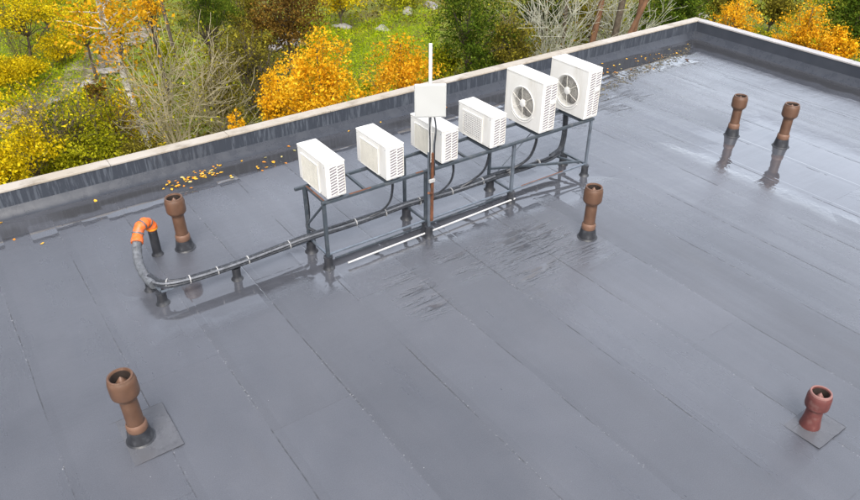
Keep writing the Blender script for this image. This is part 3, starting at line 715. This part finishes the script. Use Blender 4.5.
t = NT('stony_path'); n = t.noise(1.6, 6, .7); n2 = t.noise(12, 3)
M['path'] = t.set(color=t.mix(t.mapr(n, .42, .58), t.mix(t.mapr(n2, .4, .6), (.22, .18, .15), (.38, .32, .30)), (.12, .11, .045)), rough=.9, normal=t.bump(n, .6, .1))
def ribbon(px, w, name, label, up=.12):
    P = [gat(u, v) for u, v in px]; P = [Vector((a, b, 0)) for a, b, _ in P]; Q = bez(P, 8); m = MB(); vs = []
    for i, p in enumerate(Q):
        d = (Q[min(i+1, len(Q)-1)]-Q[max(i-1, 0)]).normalized(); nn = Vector((-d.y, d.x, 0))
        for s in (-1, -.5, 0, .5, 1):
            q = p+nn*s*w/2*(1+.3*math.sin(i*1.1+s*2)); vs.append((q.x, q.y, float(hgt(q.x, q.y))+up+(0 if abs(s) < 1 else -.08)))
    fs = [(5*i+j, 5*i+5+j, 5*i+6+j, 5*i+1+j) for i in range(len(Q)-1) for j in range(4)]
    m.add(vs, fs); return tag(m.build(name, M['path'], smooth=True), label, kind='structure')
ribbon([(-60, 160), (-20, 134), (10, 113), (45, 93), (80, 71), (110, 50), (150, 30)], 2.0, 'path', 'stony pinkish footpath crossing the grass on the left')

# ------------------------------------------------------------------ vegetation
def leafmat(name, stops, trans=.35, rough=.6):
    t = NT(name); g = t.new('NewGeometry'); rnd = g.outputs['Random Per Island']
    cl = t.noise(.9, 2, .5, vec=g.outputs['Position'])
    f = t.math('ADD', t.math('MULTIPLY', rnd, .72), t.math('MULTIPLY', t.math('SUBTRACT', cl, .36), 1.0))
    c = t.ramp(f, stops)
    d = t.new('BsdfDiffuse'); tr = t.new('BsdfTranslucent'); t.l.new(c, d.inputs[0]); t.l.new(c, tr.inputs[0])
    mx_ = t.new('MixShader'); mx_.inputs[0].default_value = trans; t.l.new(d.outputs[0], mx_.inputs[1]); t.l.new(tr.outputs[0], mx_.inputs[2])
    t.l.new(mx_.outputs[0], t.out.inputs[0]); return t.m
LM = {
 'gold': leafmat('leaf_gold', [(0, (.16, .11, .01)), (.22, (.62, .33, .010)), (.55, (.92, .48, .018)), (1, (.95, .72, .06))]),
 'orange': leafmat('leaf_orange', [(0, (.12, .10, .012)), (.3, (.60, .31, .012)), (.65, (.90, .46, .02)), (1, (.88, .60, .06))]),
 'yellow': leafmat('leaf_yellow', [(0, (.10, .085, .01)), (.35, (.42, .33, .008)), (.7, (.80, .58, .012)), (1, (.90, .78, .04))]),
 'lime': leafmat('leaf_lime', [(0, (.05, .060, .008)), (.4, (.24, .26, .012)), (.75, (.50, .48, .02)), (1, (.66, .62, .05))]),
 'green': leafmat('leaf_green', [(0, (.018, .030, .006)), (.4, (.06, .105, .012)), (.75, (.13, .19, .02)), (1, (.30, .32, .04))]),
 'dark': leafmat('leaf_dark', [(0, (.012, .02, .006)), (.5, (.035, .06, .012)), (1, (.10, .14, .025))]),
 'olive': leafmat('leaf_olive', [(0, (.035, .032, .010)), (.4, (.15, .13, .022)), (.75, (.31, .27, .035)), (1, (.52, .46, .05))]),
 'brown': leafmat('leaf_brown', [(0, (.04, .024, .010)), (.5, (.15, .085, .022)), (1, (.42, .25, .04))]),
 'grass': leafmat('grass_blades', [(0, (.06, .09, .008)), (.4, (.24, .34, .008)), (.8, (.46, .56, .012)), (1, (.62, .55, .05))], .3),
}
M['bark'] = paint('grey_brown_bark', (.09, .07, .05), .9, .3, 6, (.16, .14, .11), bump=.6)
M['pale'] = paint('pale_grey_twigs', (.36, .32, .20), .85, .25, 3, (.18, .15, .10), bump=.3)
M['lichen'] = paint('lichen_grey_limbs', (.42, .42, .34), .85, .2, 3, (.22, .2, .14), bump=.4)
M['pine'] = paint('red_brown_pine_bark', (.17, .085, .045), .9, .3, 3, (.09, .06, .045), bump=.8)
t = NT('birch_bark'); n = t.noise(2.2, 4, .6, stretch=(1, 1, 3.5))
M['birch'] = t.set(color=t.mix(t.mapr(n, .52, .62), (.62, .60, .55), (.07, .055, .045)), rough=.7)
t = NT('rock'); n = t.noise(2.5, 5, .6)
M['rock'] = t.set(color=t.mix(t.mapr(n, .35, .65), (.18, .17, .16), (.42, .40, .39)), rough=.85, normal=t.bump(n, .8, .1))

def leaf_mesh(name, cen, nrm_bias, size, mat, parent, shape='leaf', n_extra=1):
    """cen (N,3) centres -> one quad each, random orientation"""
    N = len(cen); a = rng.normal(size=(N, 3)); a[:, 2] += nrm_bias; a /= np.linalg.norm(a, axis=1)[:, None]
    b = rng.normal(size=(N, 3)); u = np.cross(a, b); u /= np.linalg.norm(u, axis=1)[:, None]; w = np.cross(a, u)
    s = (size*(.35+1.1*rng.random(N)**1.3))[:, None] if np.isscalar(size) else size[:, None]
    asp = .62 if shape == 'leaf' else .13
    if shape == 'needle': u[:, 2] = np.abs(u[:, 2])
    bend = a*s*.18
    V = np.empty((N, 4, 3)); V[:, 0] = cen-u*s*.5; V[:, 1] = cen-w*s*.5*asp+bend; V[:, 2] = cen+u*s*.5; V[:, 3] = cen+w*s*.5*asp+bend
    me = bpy.data.meshes.new(name); me.vertices.add(4*N); me.vertices.foreach_set('co', V.astype(np.float32).ravel())
    me.loops.add(4*N); me.loops.foreach_set('vertex_index', np.arange(4*N, dtype=np.int32))
    me.polygons.add(N); me.polygons.foreach_set('loop_start', np.arange(0, 4*N, 4, dtype=np.int32)); me.polygons.foreach_set('loop_total', np.full(N, 4, dtype=np.int32))
    me.update(calc_edges=True); me.validate(); me.materials.append(mat)
    o = bpy.data.objects.new(name, me); C.objects.link(o)
    if parent is not None: o.parent = parent
    return o

def limb_pts(p, q, n=5, wob=.06, sag=0):
    p, q = np.asarray(p, float), np.asarray(q, float); L = np.linalg.norm(q-p); out = []
    for i in range(n+1):
        s = i/n; out.append(p+(q-p)*s+(rng.normal(size=3)*wob*L*math.sin(math.pi*s)*.6)+np.array([0, 0, -sag*L*s*s+sag*L*.0]))
    return [Vector(o) for o in out]

def tree(name, u, v, hc, rpx, label, mat, cat='tree', vr=1.0, nleaf=5000, size=.14, trunk_r=None, bark='bark', clumps=70, sparse=.30, group='trees and shrubs beyond the parapet', lean=(0, 0), shape='leaf', hollow=.25, trunkvis=True):
    size *= .84; nleaf = int(nleaf*1.35)
    c = gat(u, v, hc); d = depth(c); R = rpx*d/F; gz = float(hgt(c[0], c[1]))
    o = empty(name, (c[0]-lean[0], c[1]-lean[1], gz), label, cat, group)
    base = np.array([0, 0, -.1]); cc = np.array([lean[0], lean[1], hc+GZ-gz]); H = hc+R*vr
    tr = trunk_r or max(.04, .022*H)
    top = cc+np.array([0, 0, R*vr*.75])
    tm = MB(); tp = limb_pts(base, top, 7, .03); tm.tube(tp, [tr*(1-.8*i/7) for i in range(8)], 8)
    tips = []; nl = clumps
    for k in range(nl):
        dv_ = rng.normal(size=3); dv_ /= np.linalg.norm(dv_); rr = (hollow+(1-hollow)*rng.random()**.5)
        lump = 1+.22*math.sin(dv_[0]*5+u)+.18*math.sin(dv_[1]*7+v)+.15*math.sin(dv_[2]*6+u*.3)
        tip = cc+dv_*np.array([R*lump, R*lump, R*vr*min(1.0, lump)])*rr
        if tip[2] < .15: tip[2] = .15+rng.random()*.4
        tips.append(tip)
    for k in range(min(nl, 34)):
        tip = tips[k]; s = max(.12, min(.92, (tip[2]/H)*.75)); st = np.array(tp[int(s*7)]); r0 = tr*(1-.8*s)*.55
        pts = limb_pts(st, tip, 4, .08); tm.tube(pts, [r0*(1-.75*i/4) for i in range(5)], 5, cap=False)
    tm.build('trunk', M[bark], o, smooth=True)
    tips = np.array(tips); per = nleaf//nl; cr = R*sparse
    cen = np.repeat(tips, per, 0)+rng.normal(size=(nl*per, 3))*cr*np.array([.62, .62, .5*max(.6, min(vr, 1.3))])
    cen = cen[cen[:, 2] > .03]
    leaf_mesh('crown', cen, .5, size, LM[mat], o, shape)
    return o

# golden and orange trees
tree('golden_tree', 320, 84, 3.9, 38, 'broad golden tree beyond the parapet, left of the square panel', 'gold', vr=1.35, nleaf=7500, size=.12, clumps=230, sparse=.18, trunk_r=.07, hollow=.2)
tree('golden_tree', 280, 104, 2.6, 22, 'smaller golden tree leaning against the left flank of the broad golden tree', 'gold', vr=1.5, nleaf=3300, size=.125, clumps=100, sparse=.2, hollow=.1)
tree('golden_tree', 401, 74, 3.2, 29, 'orange tree just left of the white mast top', 'orange', vr=1.4, nleaf=5000, size=.12, clumps=150, sparse=.22, hollow=.2)
tree('golden_sapling', 236, 120, 1.4, 9, 'tiny golden sapling left of the golden trees at the parapet', 'gold', nleaf=260, size=.14, clumps=12, vr=1.3)
tree('orange_tree', 734, 24, 2.6, 20, 'orange tree just right of the far roof corner', 'orange', vr=1.3, nleaf=2900, size=.13, clumps=90, sparse=.22, hollow=.1)
tree('orange_tree', 806, 32, 2.8, 24, 'broad orange tree behind the right hand parapet', 'orange', vr=1.3, nleaf=4600, size=.12, clumps=130, sparse=.2, hollow=.1)
tree('orange_tree', 836, 50, 2.2, 18, 'low orange tree touching the right hand parapet near the photo edge', 'gold', vr=1.0, nleaf=2800, size=.15, clumps=40, sparse=.3)
tree('lime_shrub', 762, 40, .9, 12, 'lime green shrub between the two orange trees on the right', 'lime', cat='shrub', vr=.9, nleaf=1200, size=.12, clumps=44, sparse=.3)
tree('dark_green_tree', 858, 18, 3.0, 34, 'dark green tree in the top right corner', 'green', vr=1.0, nleaf=6000, size=.17, clumps=60, sparse=.3)
# left
tree('yellow_tree', 16, 10, 2.8, 40, 'wide yellow green tree in the top left corner', 'yellow', vr=.6, nleaf=3600, size=.13, clumps=120, sparse=.2, hollow=.2)
tree('yellow_tree', 82, 22, 2.6, 28, 'yellow green tree just left of the birch, above the footpath', 'yellow', vr=.85, nleaf=2400, size=.13, clumps=80, sparse=.22)
tree('yellow_shrub', 8, 72, .9, 24, 'bright yellow shrub left of the footpath', 'yellow', cat='shrub', vr=.6, nleaf=3600, size=.12, clumps=70, sparse=.3)
tree('yellow_shrub', 54, 46, .9, 20, 'bright yellow shrub on the far side of the footpath, right of the first one', 'yellow', cat='shrub', vr=.7, nleaf=2400, size=.12, clumps=44, sparse=.3)
tree('yellow_shrub', 28, 150, 2.0, 26, 'large leaved yellow green shrub against the parapet at the left edge', 'yellow', cat='shrub', vr=1.0, nleaf=1700, size=.12, clumps=90, sparse=.24)
tree('yellow_shrub', 2, 168, 2.2, 22, 'yellow green shrub half cut by the left photo edge', 'yellow', cat='shrub', vr=1.0, nleaf=2400, size=.12, clumps=60, sparse=.28)
tree('olive_shrub', 84, 122, 1.9, 30, 'yellowish olive shrub with a dark stem between footpath and bare bush', 'lime', cat='shrub', vr=1.0, nleaf=2200, size=.11, clumps=130, sparse=.16)
tree('olive_shrub', 58, 126, 1.2, 22, 'low green shrub below the footpath on the left', 'green', cat='shrub', vr=.8, nleaf=2200, size=.12, clumps=50, sparse=.26)
tree('olive_shrub', 118, 118, 1.4, 18, 'olive shrub at the foot of the white birch', 'yellow', cat='shrub', vr=1.1, nleaf=1300, size=.12, clumps=56, sparse=.26)
tree('olive_shrub', 100, 150, 1.4, 26, 'low olive shrub right behind the parapet at the left', 'lime', cat='shrub', vr=.7, nleaf=1500, size=.13, clumps=50, sparse=.28)
tree('olive_shrub', 56, 160, 1.2, 22, 'dull yellow shrub behind the parapet, right of the large leaved one', 'lime', cat='shrub', vr=.7, nleaf=2000, size=.14, clumps=40, sparse=.28)
# middle left
tree('pine_tree', 205, 6, 4.6, 27, 'dark green pine right of the white birch at the top', 'green', vr=.85, nleaf=6500, size=.20, clumps=70, sparse=.22, bark='bark', shape='needle')
tree('olive_tree', 246, 52, 2.4, 30, 'grey olive tree left of the golden trees', 'olive', vr=1.0, nleaf=4500, size=.11, clumps=110, sparse=.2)
tree('olive_tree', 222, 90, 2.0, 24, 'thin grey green shrub right of the bare bush', 'olive', cat='shrub', vr=1.2, nleaf=2600, size=.11, clumps=80, sparse=.22)
tree('brown_tree', 288, 14, 3.2, 34, 'brown leaved tree at the top, above the broad golden tree', 'brown', vr=.9, nleaf=5500, size=.14, clumps=100, sparse=.22)
tree('yellow_tree', 340, -4, 1.8, 24, 'yellow olive tree at the top, between the brown tree and the green ones', 'yellow', vr=.7, nleaf=2600, size=.14, clumps=60, sparse=.24)
tree('brown_tree', 240, 8, 2.6, 24, 'thin dull yellow tree at the top, right of the pine', 'olive', vr=1.0, nleaf=3400, size=.14, clumps=70, sparse=.24)
tree('olive_tree', 400, -6, 1.2, 24, 'low yellow green tree at the top, above the orange tree', 'lime', vr=.5, nleaf=2200, size=.14, clumps=50, sparse=.28)
tree('green_tree', 470, 26, 3.4, 36, 'full mid green tree right of the white mast top', 'green', vr=1.1, nleaf=8000, size=.13, clumps=170, sparse=.18)
tree('green_tree', 512, 44, 2.8, 22, 'narrow olive green tree left of the lichen covered bush', 'olive', vr=1.3, nleaf=4000, size=.12, clumps=80, sparse=.24)
tree('green_tree', 440, 62, 1.8, 17, 'low green tree directly behind the white mast', 'lime', vr=1.0, nleaf=2400, size=.13, clumps=50, sparse=.28)
tree('green_tree', 486, 72, 1.6, 24, 'low dark green bush behind the parapet and the first fan unit', 'green', cat='shrub', vr=.9, nleaf=3600, size=.13, clumps=60, sparse=.28)
tree('russet_shrub', 516, 60, 1.6, 10, 'small russet shrub left of the lichen covered bush', 'brown', cat='shrub', vr=1.4, nleaf=900, size=.13, clumps=26, sparse=.3)
# behind the far corner
tree('green_shrub', 652, 20, 1.6, 24, 'deep green shrub left of the far roof corner', 'green', cat='shrub', vr=.9, nleaf=5000, size=.15, clumps=60, sparse=.28)
tree('green_shrub', 684, 6, 2.0, 24, 'deep green tree above the far roof corner', 'green', vr=.9, nleaf=5000, size=.16, clumps=60, sparse=.28)
tree('lime_shrub', 622, 34, 1.3, 14, 'lime green shrub at the foot of the pine trunks', 'lime', cat='shrub', vr=1.1, nleaf=1800, size=.14, clumps=36, sparse=.3)
tree('dark_green_tree', 545, 8, 2.4, 26, 'dark undergrowth tree behind the lichen covered bush', 'dark', vr=1.0, nleaf=4500, size=.15, clumps=70, sparse=.26)
tree('olive_tree', 592, 20, 2.0, 22, 'dull olive tree among the pine trunks', 'olive', vr=1.1, nleaf=3500, size=.13, clumps=70, sparse=.26)
tree('brown_tree', 720, -4, 2.0, 22, 'brown green tree at the top edge, above the first orange tree on the right', 'olive', vr=.7, nleaf=3000, size=.16, clumps=50, sparse=.28)
tree('olive_tree', 776, 2, 2.4, 24, 'olive brown tree at the top edge on the right', 'olive', vr=.7, nleaf=3600, size=.16, clumps=60, sparse=.26)
tree('olive_shrub', 846, 40, 1.4, 16, 'olive shrub in front of the dark tree at the right edge', 'olive', cat='shrub', vr=1.0, nleaf=2200, size=.13, clumps=40, sparse=.3)

tree('yellow_tree', 40, 4, 2.0, 24, 'small yellow green tree at the very top, between the corner tree and the birch', 'lime', vr=.8, nleaf=2400, size=.13, clumps=60, sparse=.24)
tree('yellow_shrub', 30, 66, .7, 16, 'low yellow shrub standing alone between two bigger ones above the footpath', 'yellow', cat='shrub', vr=.8, nleaf=1600, size=.12, clumps=40, sparse=.3)
tree('lime_shrub', 782, 12, 1.2, 15, 'yellow green shrub above the gap between the orange trees on the right', 'lime', cat='shrub', vr=.8, nleaf=1800, size=.13, clumps=40, sparse=.3)
tree('lime_shrub', 716, 6, 1.0, 12, 'yellow green shrub right behind the far roof corner', 'yellow', cat='shrub', vr=.8, nleaf=1200, size=.13, clumps=30, sparse=.3)
tree('orange_tree', 780, 46, 1.4, 13, 'low orange tree at the parapet, left of the broad one', 'orange', vr=1.0, nleaf=1800, size=.12, clumps=50, sparse=.28)
tree('olive_shrub', 366, 92, 1.0, 9, 'little yellow green shrub between the broad golden tree and the orange one', 'lime', cat='shrub', vr=1.0, nleaf=700, size=.11, clumps=24, sparse=.3)
tree('brown_tree', 262, 34, 2.0, 20, 'russet brown tree left of the pale boulders', 'brown', vr=.9, nleaf=2600, size=.12, clumps=80, sparse=.22)
tree('yellow_tree', 116, 30, 2.2, 13, 'slim yellow tree standing behind the upper birch trunk', 'yellow', vr=1.3, nleaf=1500, size=.12, clumps=60, sparse=.26)
tree('russet_shrub', 96, 92, 1.1, 13, 'thin brown shrub on the near side of the footpath, left of the birch', 'brown', cat='shrub', vr=1.0, nleaf=900, size=.11, clumps=40, sparse=.26)
tree('olive_shrub', 136, 150, 1.3, 15, 'dull olive shrub at the parapet between the dark stemmed shrub and the bare bush', 'olive', cat='shrub', vr=1.0, nleaf=1600, size=.11, clumps=50, sparse=.26)
tree('lime_shrub', 160, 60, 1.4, 16, 'green yellow shrub right behind the birch, below the orange leaves', 'lime', cat='shrub', vr=1.0, nleaf=1500, size=.12, clumps=50, sparse=.26)
# birch with a leaning white trunk
def birch():
    b = gat(152, 150, .2); gz = float(hgt(b[0], b[1])); o = empty('birch_tree', (b[0], b[1], gz), 'tall white barked birch with orange leaves at the top left', 'tree', 'trees and shrubs beyond the parapet')
    P = []
    for (u, v, h) in ((152, 150, 0), (140, 120, 1.1), (128, 85, 2.4), (116, 52, 3.7), (105, 25, 4.7), (98, 2, 5.7), (92, -30, 7.0), (90, -60, 8.3), (90, -90, 9.4)):
        q = gat(u, v, h); P.append(Vector((q[0]-b[0], q[1]-b[1], h)))
    # keep the stem nearly in one place: use only the sideways part
    m = MB(); Q = bez(P, 4); n = len(Q); m.tube(Q, [.15*(1-.7*i/n) for i in range(n)], 10)
    tips = []
    for k in range(46):
        s = .45+.55*rng.random(); st = np.array(Q[int(s*(n-1))]); a = rng.random()*6.28; L = 1.0+1.8*rng.random()*(1.1-s)
        tip = st+np.array([math.cos(a)*L, math.sin(a)*L, .25*L]); m.tube(limb_pts(st, tip, 4, .1), [.03, .024, .018, .012, .006], 5, cap=False); tips.append(tip)
        tips.append(st+(tip-st)*.6)
    for s in np.linspace(.12, .5, 12):       # short hanging side sprays low on the stem
        st = np.array(Q[int(s*(n-1))]); a = rng.random()*6.28; L = .35+.4*rng.random(); tip = st+np.array([math.cos(a)*L, math.sin(a)*L, -.1]); m.tube(limb_pts(st, tip, 3, .1), [.015, .012, .009, .006], 4, cap=False); tips.append(tip)
    m.build('trunk', M['birch'], o, smooth=True); tips = np.array(tips)
    cen = np.repeat(tips, 34, 0)+rng.normal(size=(len(tips)*34, 3))*.36; leaf_mesh('crown', cen, .4, .15, LM['orange'], o)
birch()
tree('orange_tree', 150, 8, 4.2, 15, 'orange leaved young tree hanging beside the white birch trunk', 'orange', vr=.9, nleaf=900, size=.13, clumps=50, sparse=.3)

# bare bushes: branching stems
def bare(u, v, hc, hpx, wpx, label, mat='pale', stems=26, r0=.03, name='bare_bush', twigs=2, nl=0, lmat='olive', spread=1., kinds=(4, 4)):
    b = gat(u, v); d = depth(b); H = hpx*d/F/.85; Wd = wpx*d/F; gz = float(hgt(b[0], b[1]))
    o = empty(name, (b[0], b[1], gz), label, 'shrub', 'trees and shrubs beyond the parapet'); m = MB(); ends = []
    def grow(p, dr, L, r, lev):
        n = 5; pts = [p]; q = p.copy(); dd = dr.copy()
        for i in range(n):
            dd = dd+rng.normal(size=3)*.13*np.array([1, 1, .6])+np.array([0, 0, .03]); dd /= np.linalg.norm(dd); q = q+dd*L/n; q[2] = max(q[2], .05); pts.append(q)
        m.tube([Vector(x) for x in pts], [max(.009, r*(1-.75*i/n)) for i in range(n+1)], 4 if lev else 5, cap=False)
        if lev < twigs:
            for k in range(kinds[min(lev, len(kinds)-1)]):
                i = rng.integers(1, n); e = dd+rng.normal(size=3)*.62; e[2] = abs(e[2])*.7+.15; e /= np.linalg.norm(e)
                grow(np.array(pts[i]), e, L*(.35+.3*rng.random()), r*.5, lev+1)
        else: ends.append(pts[-1]); ends.append(pts[3])
    for k in range(stems):
        a = rng.random()*6.28; t_ = rng.random()**.7*.75*spread
        dr = np.array([math.cos(a)*t_*Wd/H*1.3, math.sin(a)*t_*Wd/H*1.3, 1.]); dr /= np.linalg.norm(dr)
        grow(np.array([math.cos(a)*.25*t_, math.sin(a)*.25*t_, -.05]), dr, H*(.75+.35*rng.random()), r0*(.6+.6*rng.random()), 0)
    m.build('stems', M[mat], o)
    if nl:
        e = np.array(ends); cen = e[rng.integers(0, len(e), nl)]+rng.normal(size=(nl, 3))*.15; leaf_mesh('leaves', cen, .3, .11, LM[lmat], o)
    return o
bare(184, 156, 0, 92, 50, 'big bare bush of pale twigs behind the parapet on the left', 'pale', stems=17, r0=.040, twigs=2, nl=500, lmat='lime', kinds=(5, 3))
bare(226, 140, 0, 66, 30, 'smaller bare grey bush right of the big bare one', 'pale', stems=18, r0=.022, twigs=2, nl=900, lmat='olive', kinds=(4, 4))
bare(545, 96, 0, 92, 34, 'crooked bush of lichen covered grey limbs behind the fan units', 'lichen', stems=12, r0=.05, twigs=2, nl=300, lmat='brown', kinds=(5, 4))
bare(612, 66, 0, 52, 30, 'low tangle of grey twigs at the foot of the pine trunks', 'lichen', stems=24, r0=.02, twigs=2, nl=300, lmat='lime', spread=1.3)
bare(255, 110, 0, 60, 26, 'thin bare brown bush among the olive trees', 'bark', stems=16, r0=.02, twigs=2, nl=900, lmat='olive')
bare(500, 92, 0, 56, 18, 'thin upright dark stems under the green trees', 'bark', stems=10, r0=.03, twigs=1)
bare(92, 168, 0, 62, 26, 'thin dark stemmed bush at the left', 'bark', stems=9, r0=.03, twigs=2, nl=900, lmat='lime')
bare(20, 60, 0, 50, 60, 'thin bare branches in front of the yellow tree at the top left', 'bark', stems=8, r0=.02, twigs=1)

# tall pine trunks behind the rack's right end
def pine(u, v, r, label, lean=0., mat='pine', h=16):
    b = gat(u, v); gz = float(hgt(b[0], b[1])); o = empty('pine_tree', (b[0], b[1], gz), label, 'tree', 'tall pines beyond the parapet')
    m = MB(); top = np.array([AX[0][0]*lean*h, AX[0][1]*lean*h, h]); Q = limb_pts((0, 0, -.2), top, 8, .015)
    m.tube(Q, [r*(1-.65*i/8) for i in range(9)], 12); tips = []
    for k in range(26):
        s = .55+.45*rng.random(); st = np.array(Q[int(s*8)]); a = rng.random()*6.28; L = .8+1.3*rng.random()
        tip = st+np.array([math.cos(a)*L, math.sin(a)*L, .3*L]); m.tube(limb_pts(st, tip, 3, .06), [.04, .03, .02, .01], 5, cap=False); tips.append(tip)
    m.build('trunk', M[mat], o, smooth=True); tips = np.array(tips)
    cen = np.repeat(tips, 50, 0)+rng.normal(size=(len(tips)*50, 3))*.4; leaf_mesh('crown', cen, .5, .22, LM['dark'], o, 'needle')
pine(584, 100, .15, 'tall red brown pine trunk, leftmost of those behind the fan units', .01)
pine(606, 96, .17, 'tall dark pine trunk, second from the left of those behind the fan units', .02, 'bark')
pine(622, 92, .12, 'slim orange pine trunk between the dark one and the leaning one', .03)
pine(596, 104, .13, 'pine trunk leaning right behind the far end of the rack', .33)
pine(560, 80, .11, 'slim dark pine trunk further back, left of the others', -.02, 'bark')
pine(176, 60, .10, 'slim pine trunk rising behind the big bare bush', -.02, 'bark')

# boulders along the bank
def boulder(u, v, s, label):
    b = gat(u, v); gz = float(hgt(b[0], b[1])); import bmesh
    bm = bmesh.new(); bmesh.ops.create_icosphere(bm, subdivisions=3, radius=1)
    ph = rng.random(6)*6
    for q in bm.verts:
        n_ = 1+.18*math.sin(q.co.x*3+ph[0])+.15*math.sin(q.co.y*4+ph[1])+.12*math.sin(q.co.z*5+ph[2])+.06*math.sin(q.co.x*9+q.co.y*8+ph[3])
        q.co = Vector((q.co.x*n_*1.3, q.co.y*n_*.9, q.co.z*n_*.6))*s
    me = bpy.data.meshes.new('boulder'); bm.to_mesh(me); bm.free(); me.materials.append(M['rock'])
    me.polygons.foreach_set('use_smooth', [True]*len(me.polygons))
    o = bpy.data.objects.new('boulder', me); C.objects.link(o); o.location = (b[0], b[1], gz+s*.25); o.rotation_euler.z = rng.random()*6; tag(o, label, 'boulder', 'boulders on the bank')
for u, v, s, l in ((291, 47, .55, 'largest pale boulder on the bank left of the broad golden tree'), (301, 47, .3, 'small pale boulder just right of the largest one'), (276, 54, .35, 'mid sized boulder left of the largest one'),
                   (296, 38, .35, 'flat boulder above the largest one'), (342, 26, .4, 'pale flat boulder right of the top of the broad golden tree'), (383, 32, .35, 'pale boulder above the bright grass patch'),
                   (408, 19, .4, 'boulder above the orange tree, left one of two'), (432, 12, .45, 'boulder above the orange tree, right one of two'), (110, 68, .4, 'pale stone on the footpath near the birch'),
                   (88, 78, .35, 'pale stone at the lower edge of the footpath'), (52, 96, .3, 'pale stone beside the footpath further left'), (706, 12, .35, 'pale boulder behind the far roof corner')):
    boulder(u, v, s, l)

# ground cover
CLEAR = [(372, 60, 2.6), (360, 42, 2.2), (395, 50, 2.2), (384, 80, 2.4), (380, 100, 2.4), (420, 40, 2.2), (345, 48, 1.8), (10, 50, 4.0), (45, 40, 3.0), (-15, 80, 3.5), (20, 85, 2.), (750, 30, 2.6), (770, 22, 2.4), (780, 44, 2.4), (735, 8, 2.4),
         (0, 121, 1.3), (18, 110, 1.3), (36, 98, 1.3), (55, 88, 1.3), (74, 76, 1.3), (90, 65, 1.3), (105, 54, 1.3), (-20, 134, 1.3)]
def scatter(name, poly, n, size, mat, label, cat, zmax=.3, shape='leaf', bias=.6, clear=False):
    pu = rng.uniform(poly[0], poly[1], n*3); pv = rng.uniform(poly[2], poly[3], n*3)
    # distribute evenly over the ground inside a patch, not over the picture
    a = np.array([gat(poly[0], poly[2]), gat(poly[1], poly[2]), gat(poly[1], poly[3]), gat(poly[0], poly[3])])
    s, t_ = rng.random(n), rng.random(n)
    p = (a[0]*(1-s)[:, None]+a[1]*s[:, None])*(1-t_)[:, None]+(a[3]*(1-s)[:, None]+a[2]*s[:, None])*t_[:, None]
    if clear:
        ctr = np.array([gat(a_, b_)[:2] for a_, b_, _ in CLEAR]); rr_ = np.array([c_ for *_, c_ in CLEAR])
        dd = np.linalg.norm((p[:, None, :2]-ctr[None])*np.array([1, 1]), axis=2)/rr_[None]+rng.normal(size=(n, 1))*.12
        p = p[dd.min(1) > 1]; n = len(p)
    k = np.sin(p[:, 0]*.9+1)*np.sin(p[:, 1]*.8)+.5*np.sin(p[:, 0]*2.3-p[:, 1]*1.9)
    h = (zmax*(.4+.6*(k > -.1)))*rng.random(n)
    p[:, 2] = hgt(p[:, 0], p[:, 1])+h
    o = leaf_mesh(name, p, bias, size, LM[mat], None, shape); return tag(o, label, cat, kind='stuff')
scatter('undergrowth', (-120, 900, -60, 215), 110000, .15, 'olive', 'low brown and olive undergrowth covering the ground', 'undergrowth', .55, clear=True)
scatter('undergrowth', (-120, 900, -60, 215), 60000, .14, 'lime', 'low yellow green weeds through the undergrowth', 'undergrowth', .45, clear=True)
scatter('grass', (300, 440, 22, 110), 26000, .22, 'grass', 'bright green grass between the golden trees', 'grass', .75, 'needle')
scatter('grass', (-60, 100, 10, 110), 26000, .24, 'grass', 'bright yellow green grass on the left of the footpath', 'grass', .7, 'needle')
scatter('grass', (700, 900, 0, 70), 14000, .22, 'grass', 'bright green grass behind the right hand parapet', 'grass', .75, 'needle')
scatter('undergrowth', (-140, 170, 92, 215), 16000, .12, 'yellow', 'thin yellow leaved scrub between the footpath and the building', 'undergrowth', 1.3)
scatter('undergrowth', (-140, 170, 92, 215), 12000, .11, 'lime', 'yellow green scrub between the footpath and the building', 'undergrowth', .9)
bare(60, 176, 0, 66, 30, 'thin brown stemmed bush in the yellow scrub at the left', 'bark', stems=10, r0=.022, twigs=2, nl=700, lmat='yellow', kinds=(4, 3))
bare(122, 160, 0, 60, 26, 'thin brown stemmed bush left of the birch foot', 'bark', stems=9, r0=.022, twigs=2, nl=500, lmat='lime', kinds=(4, 3))
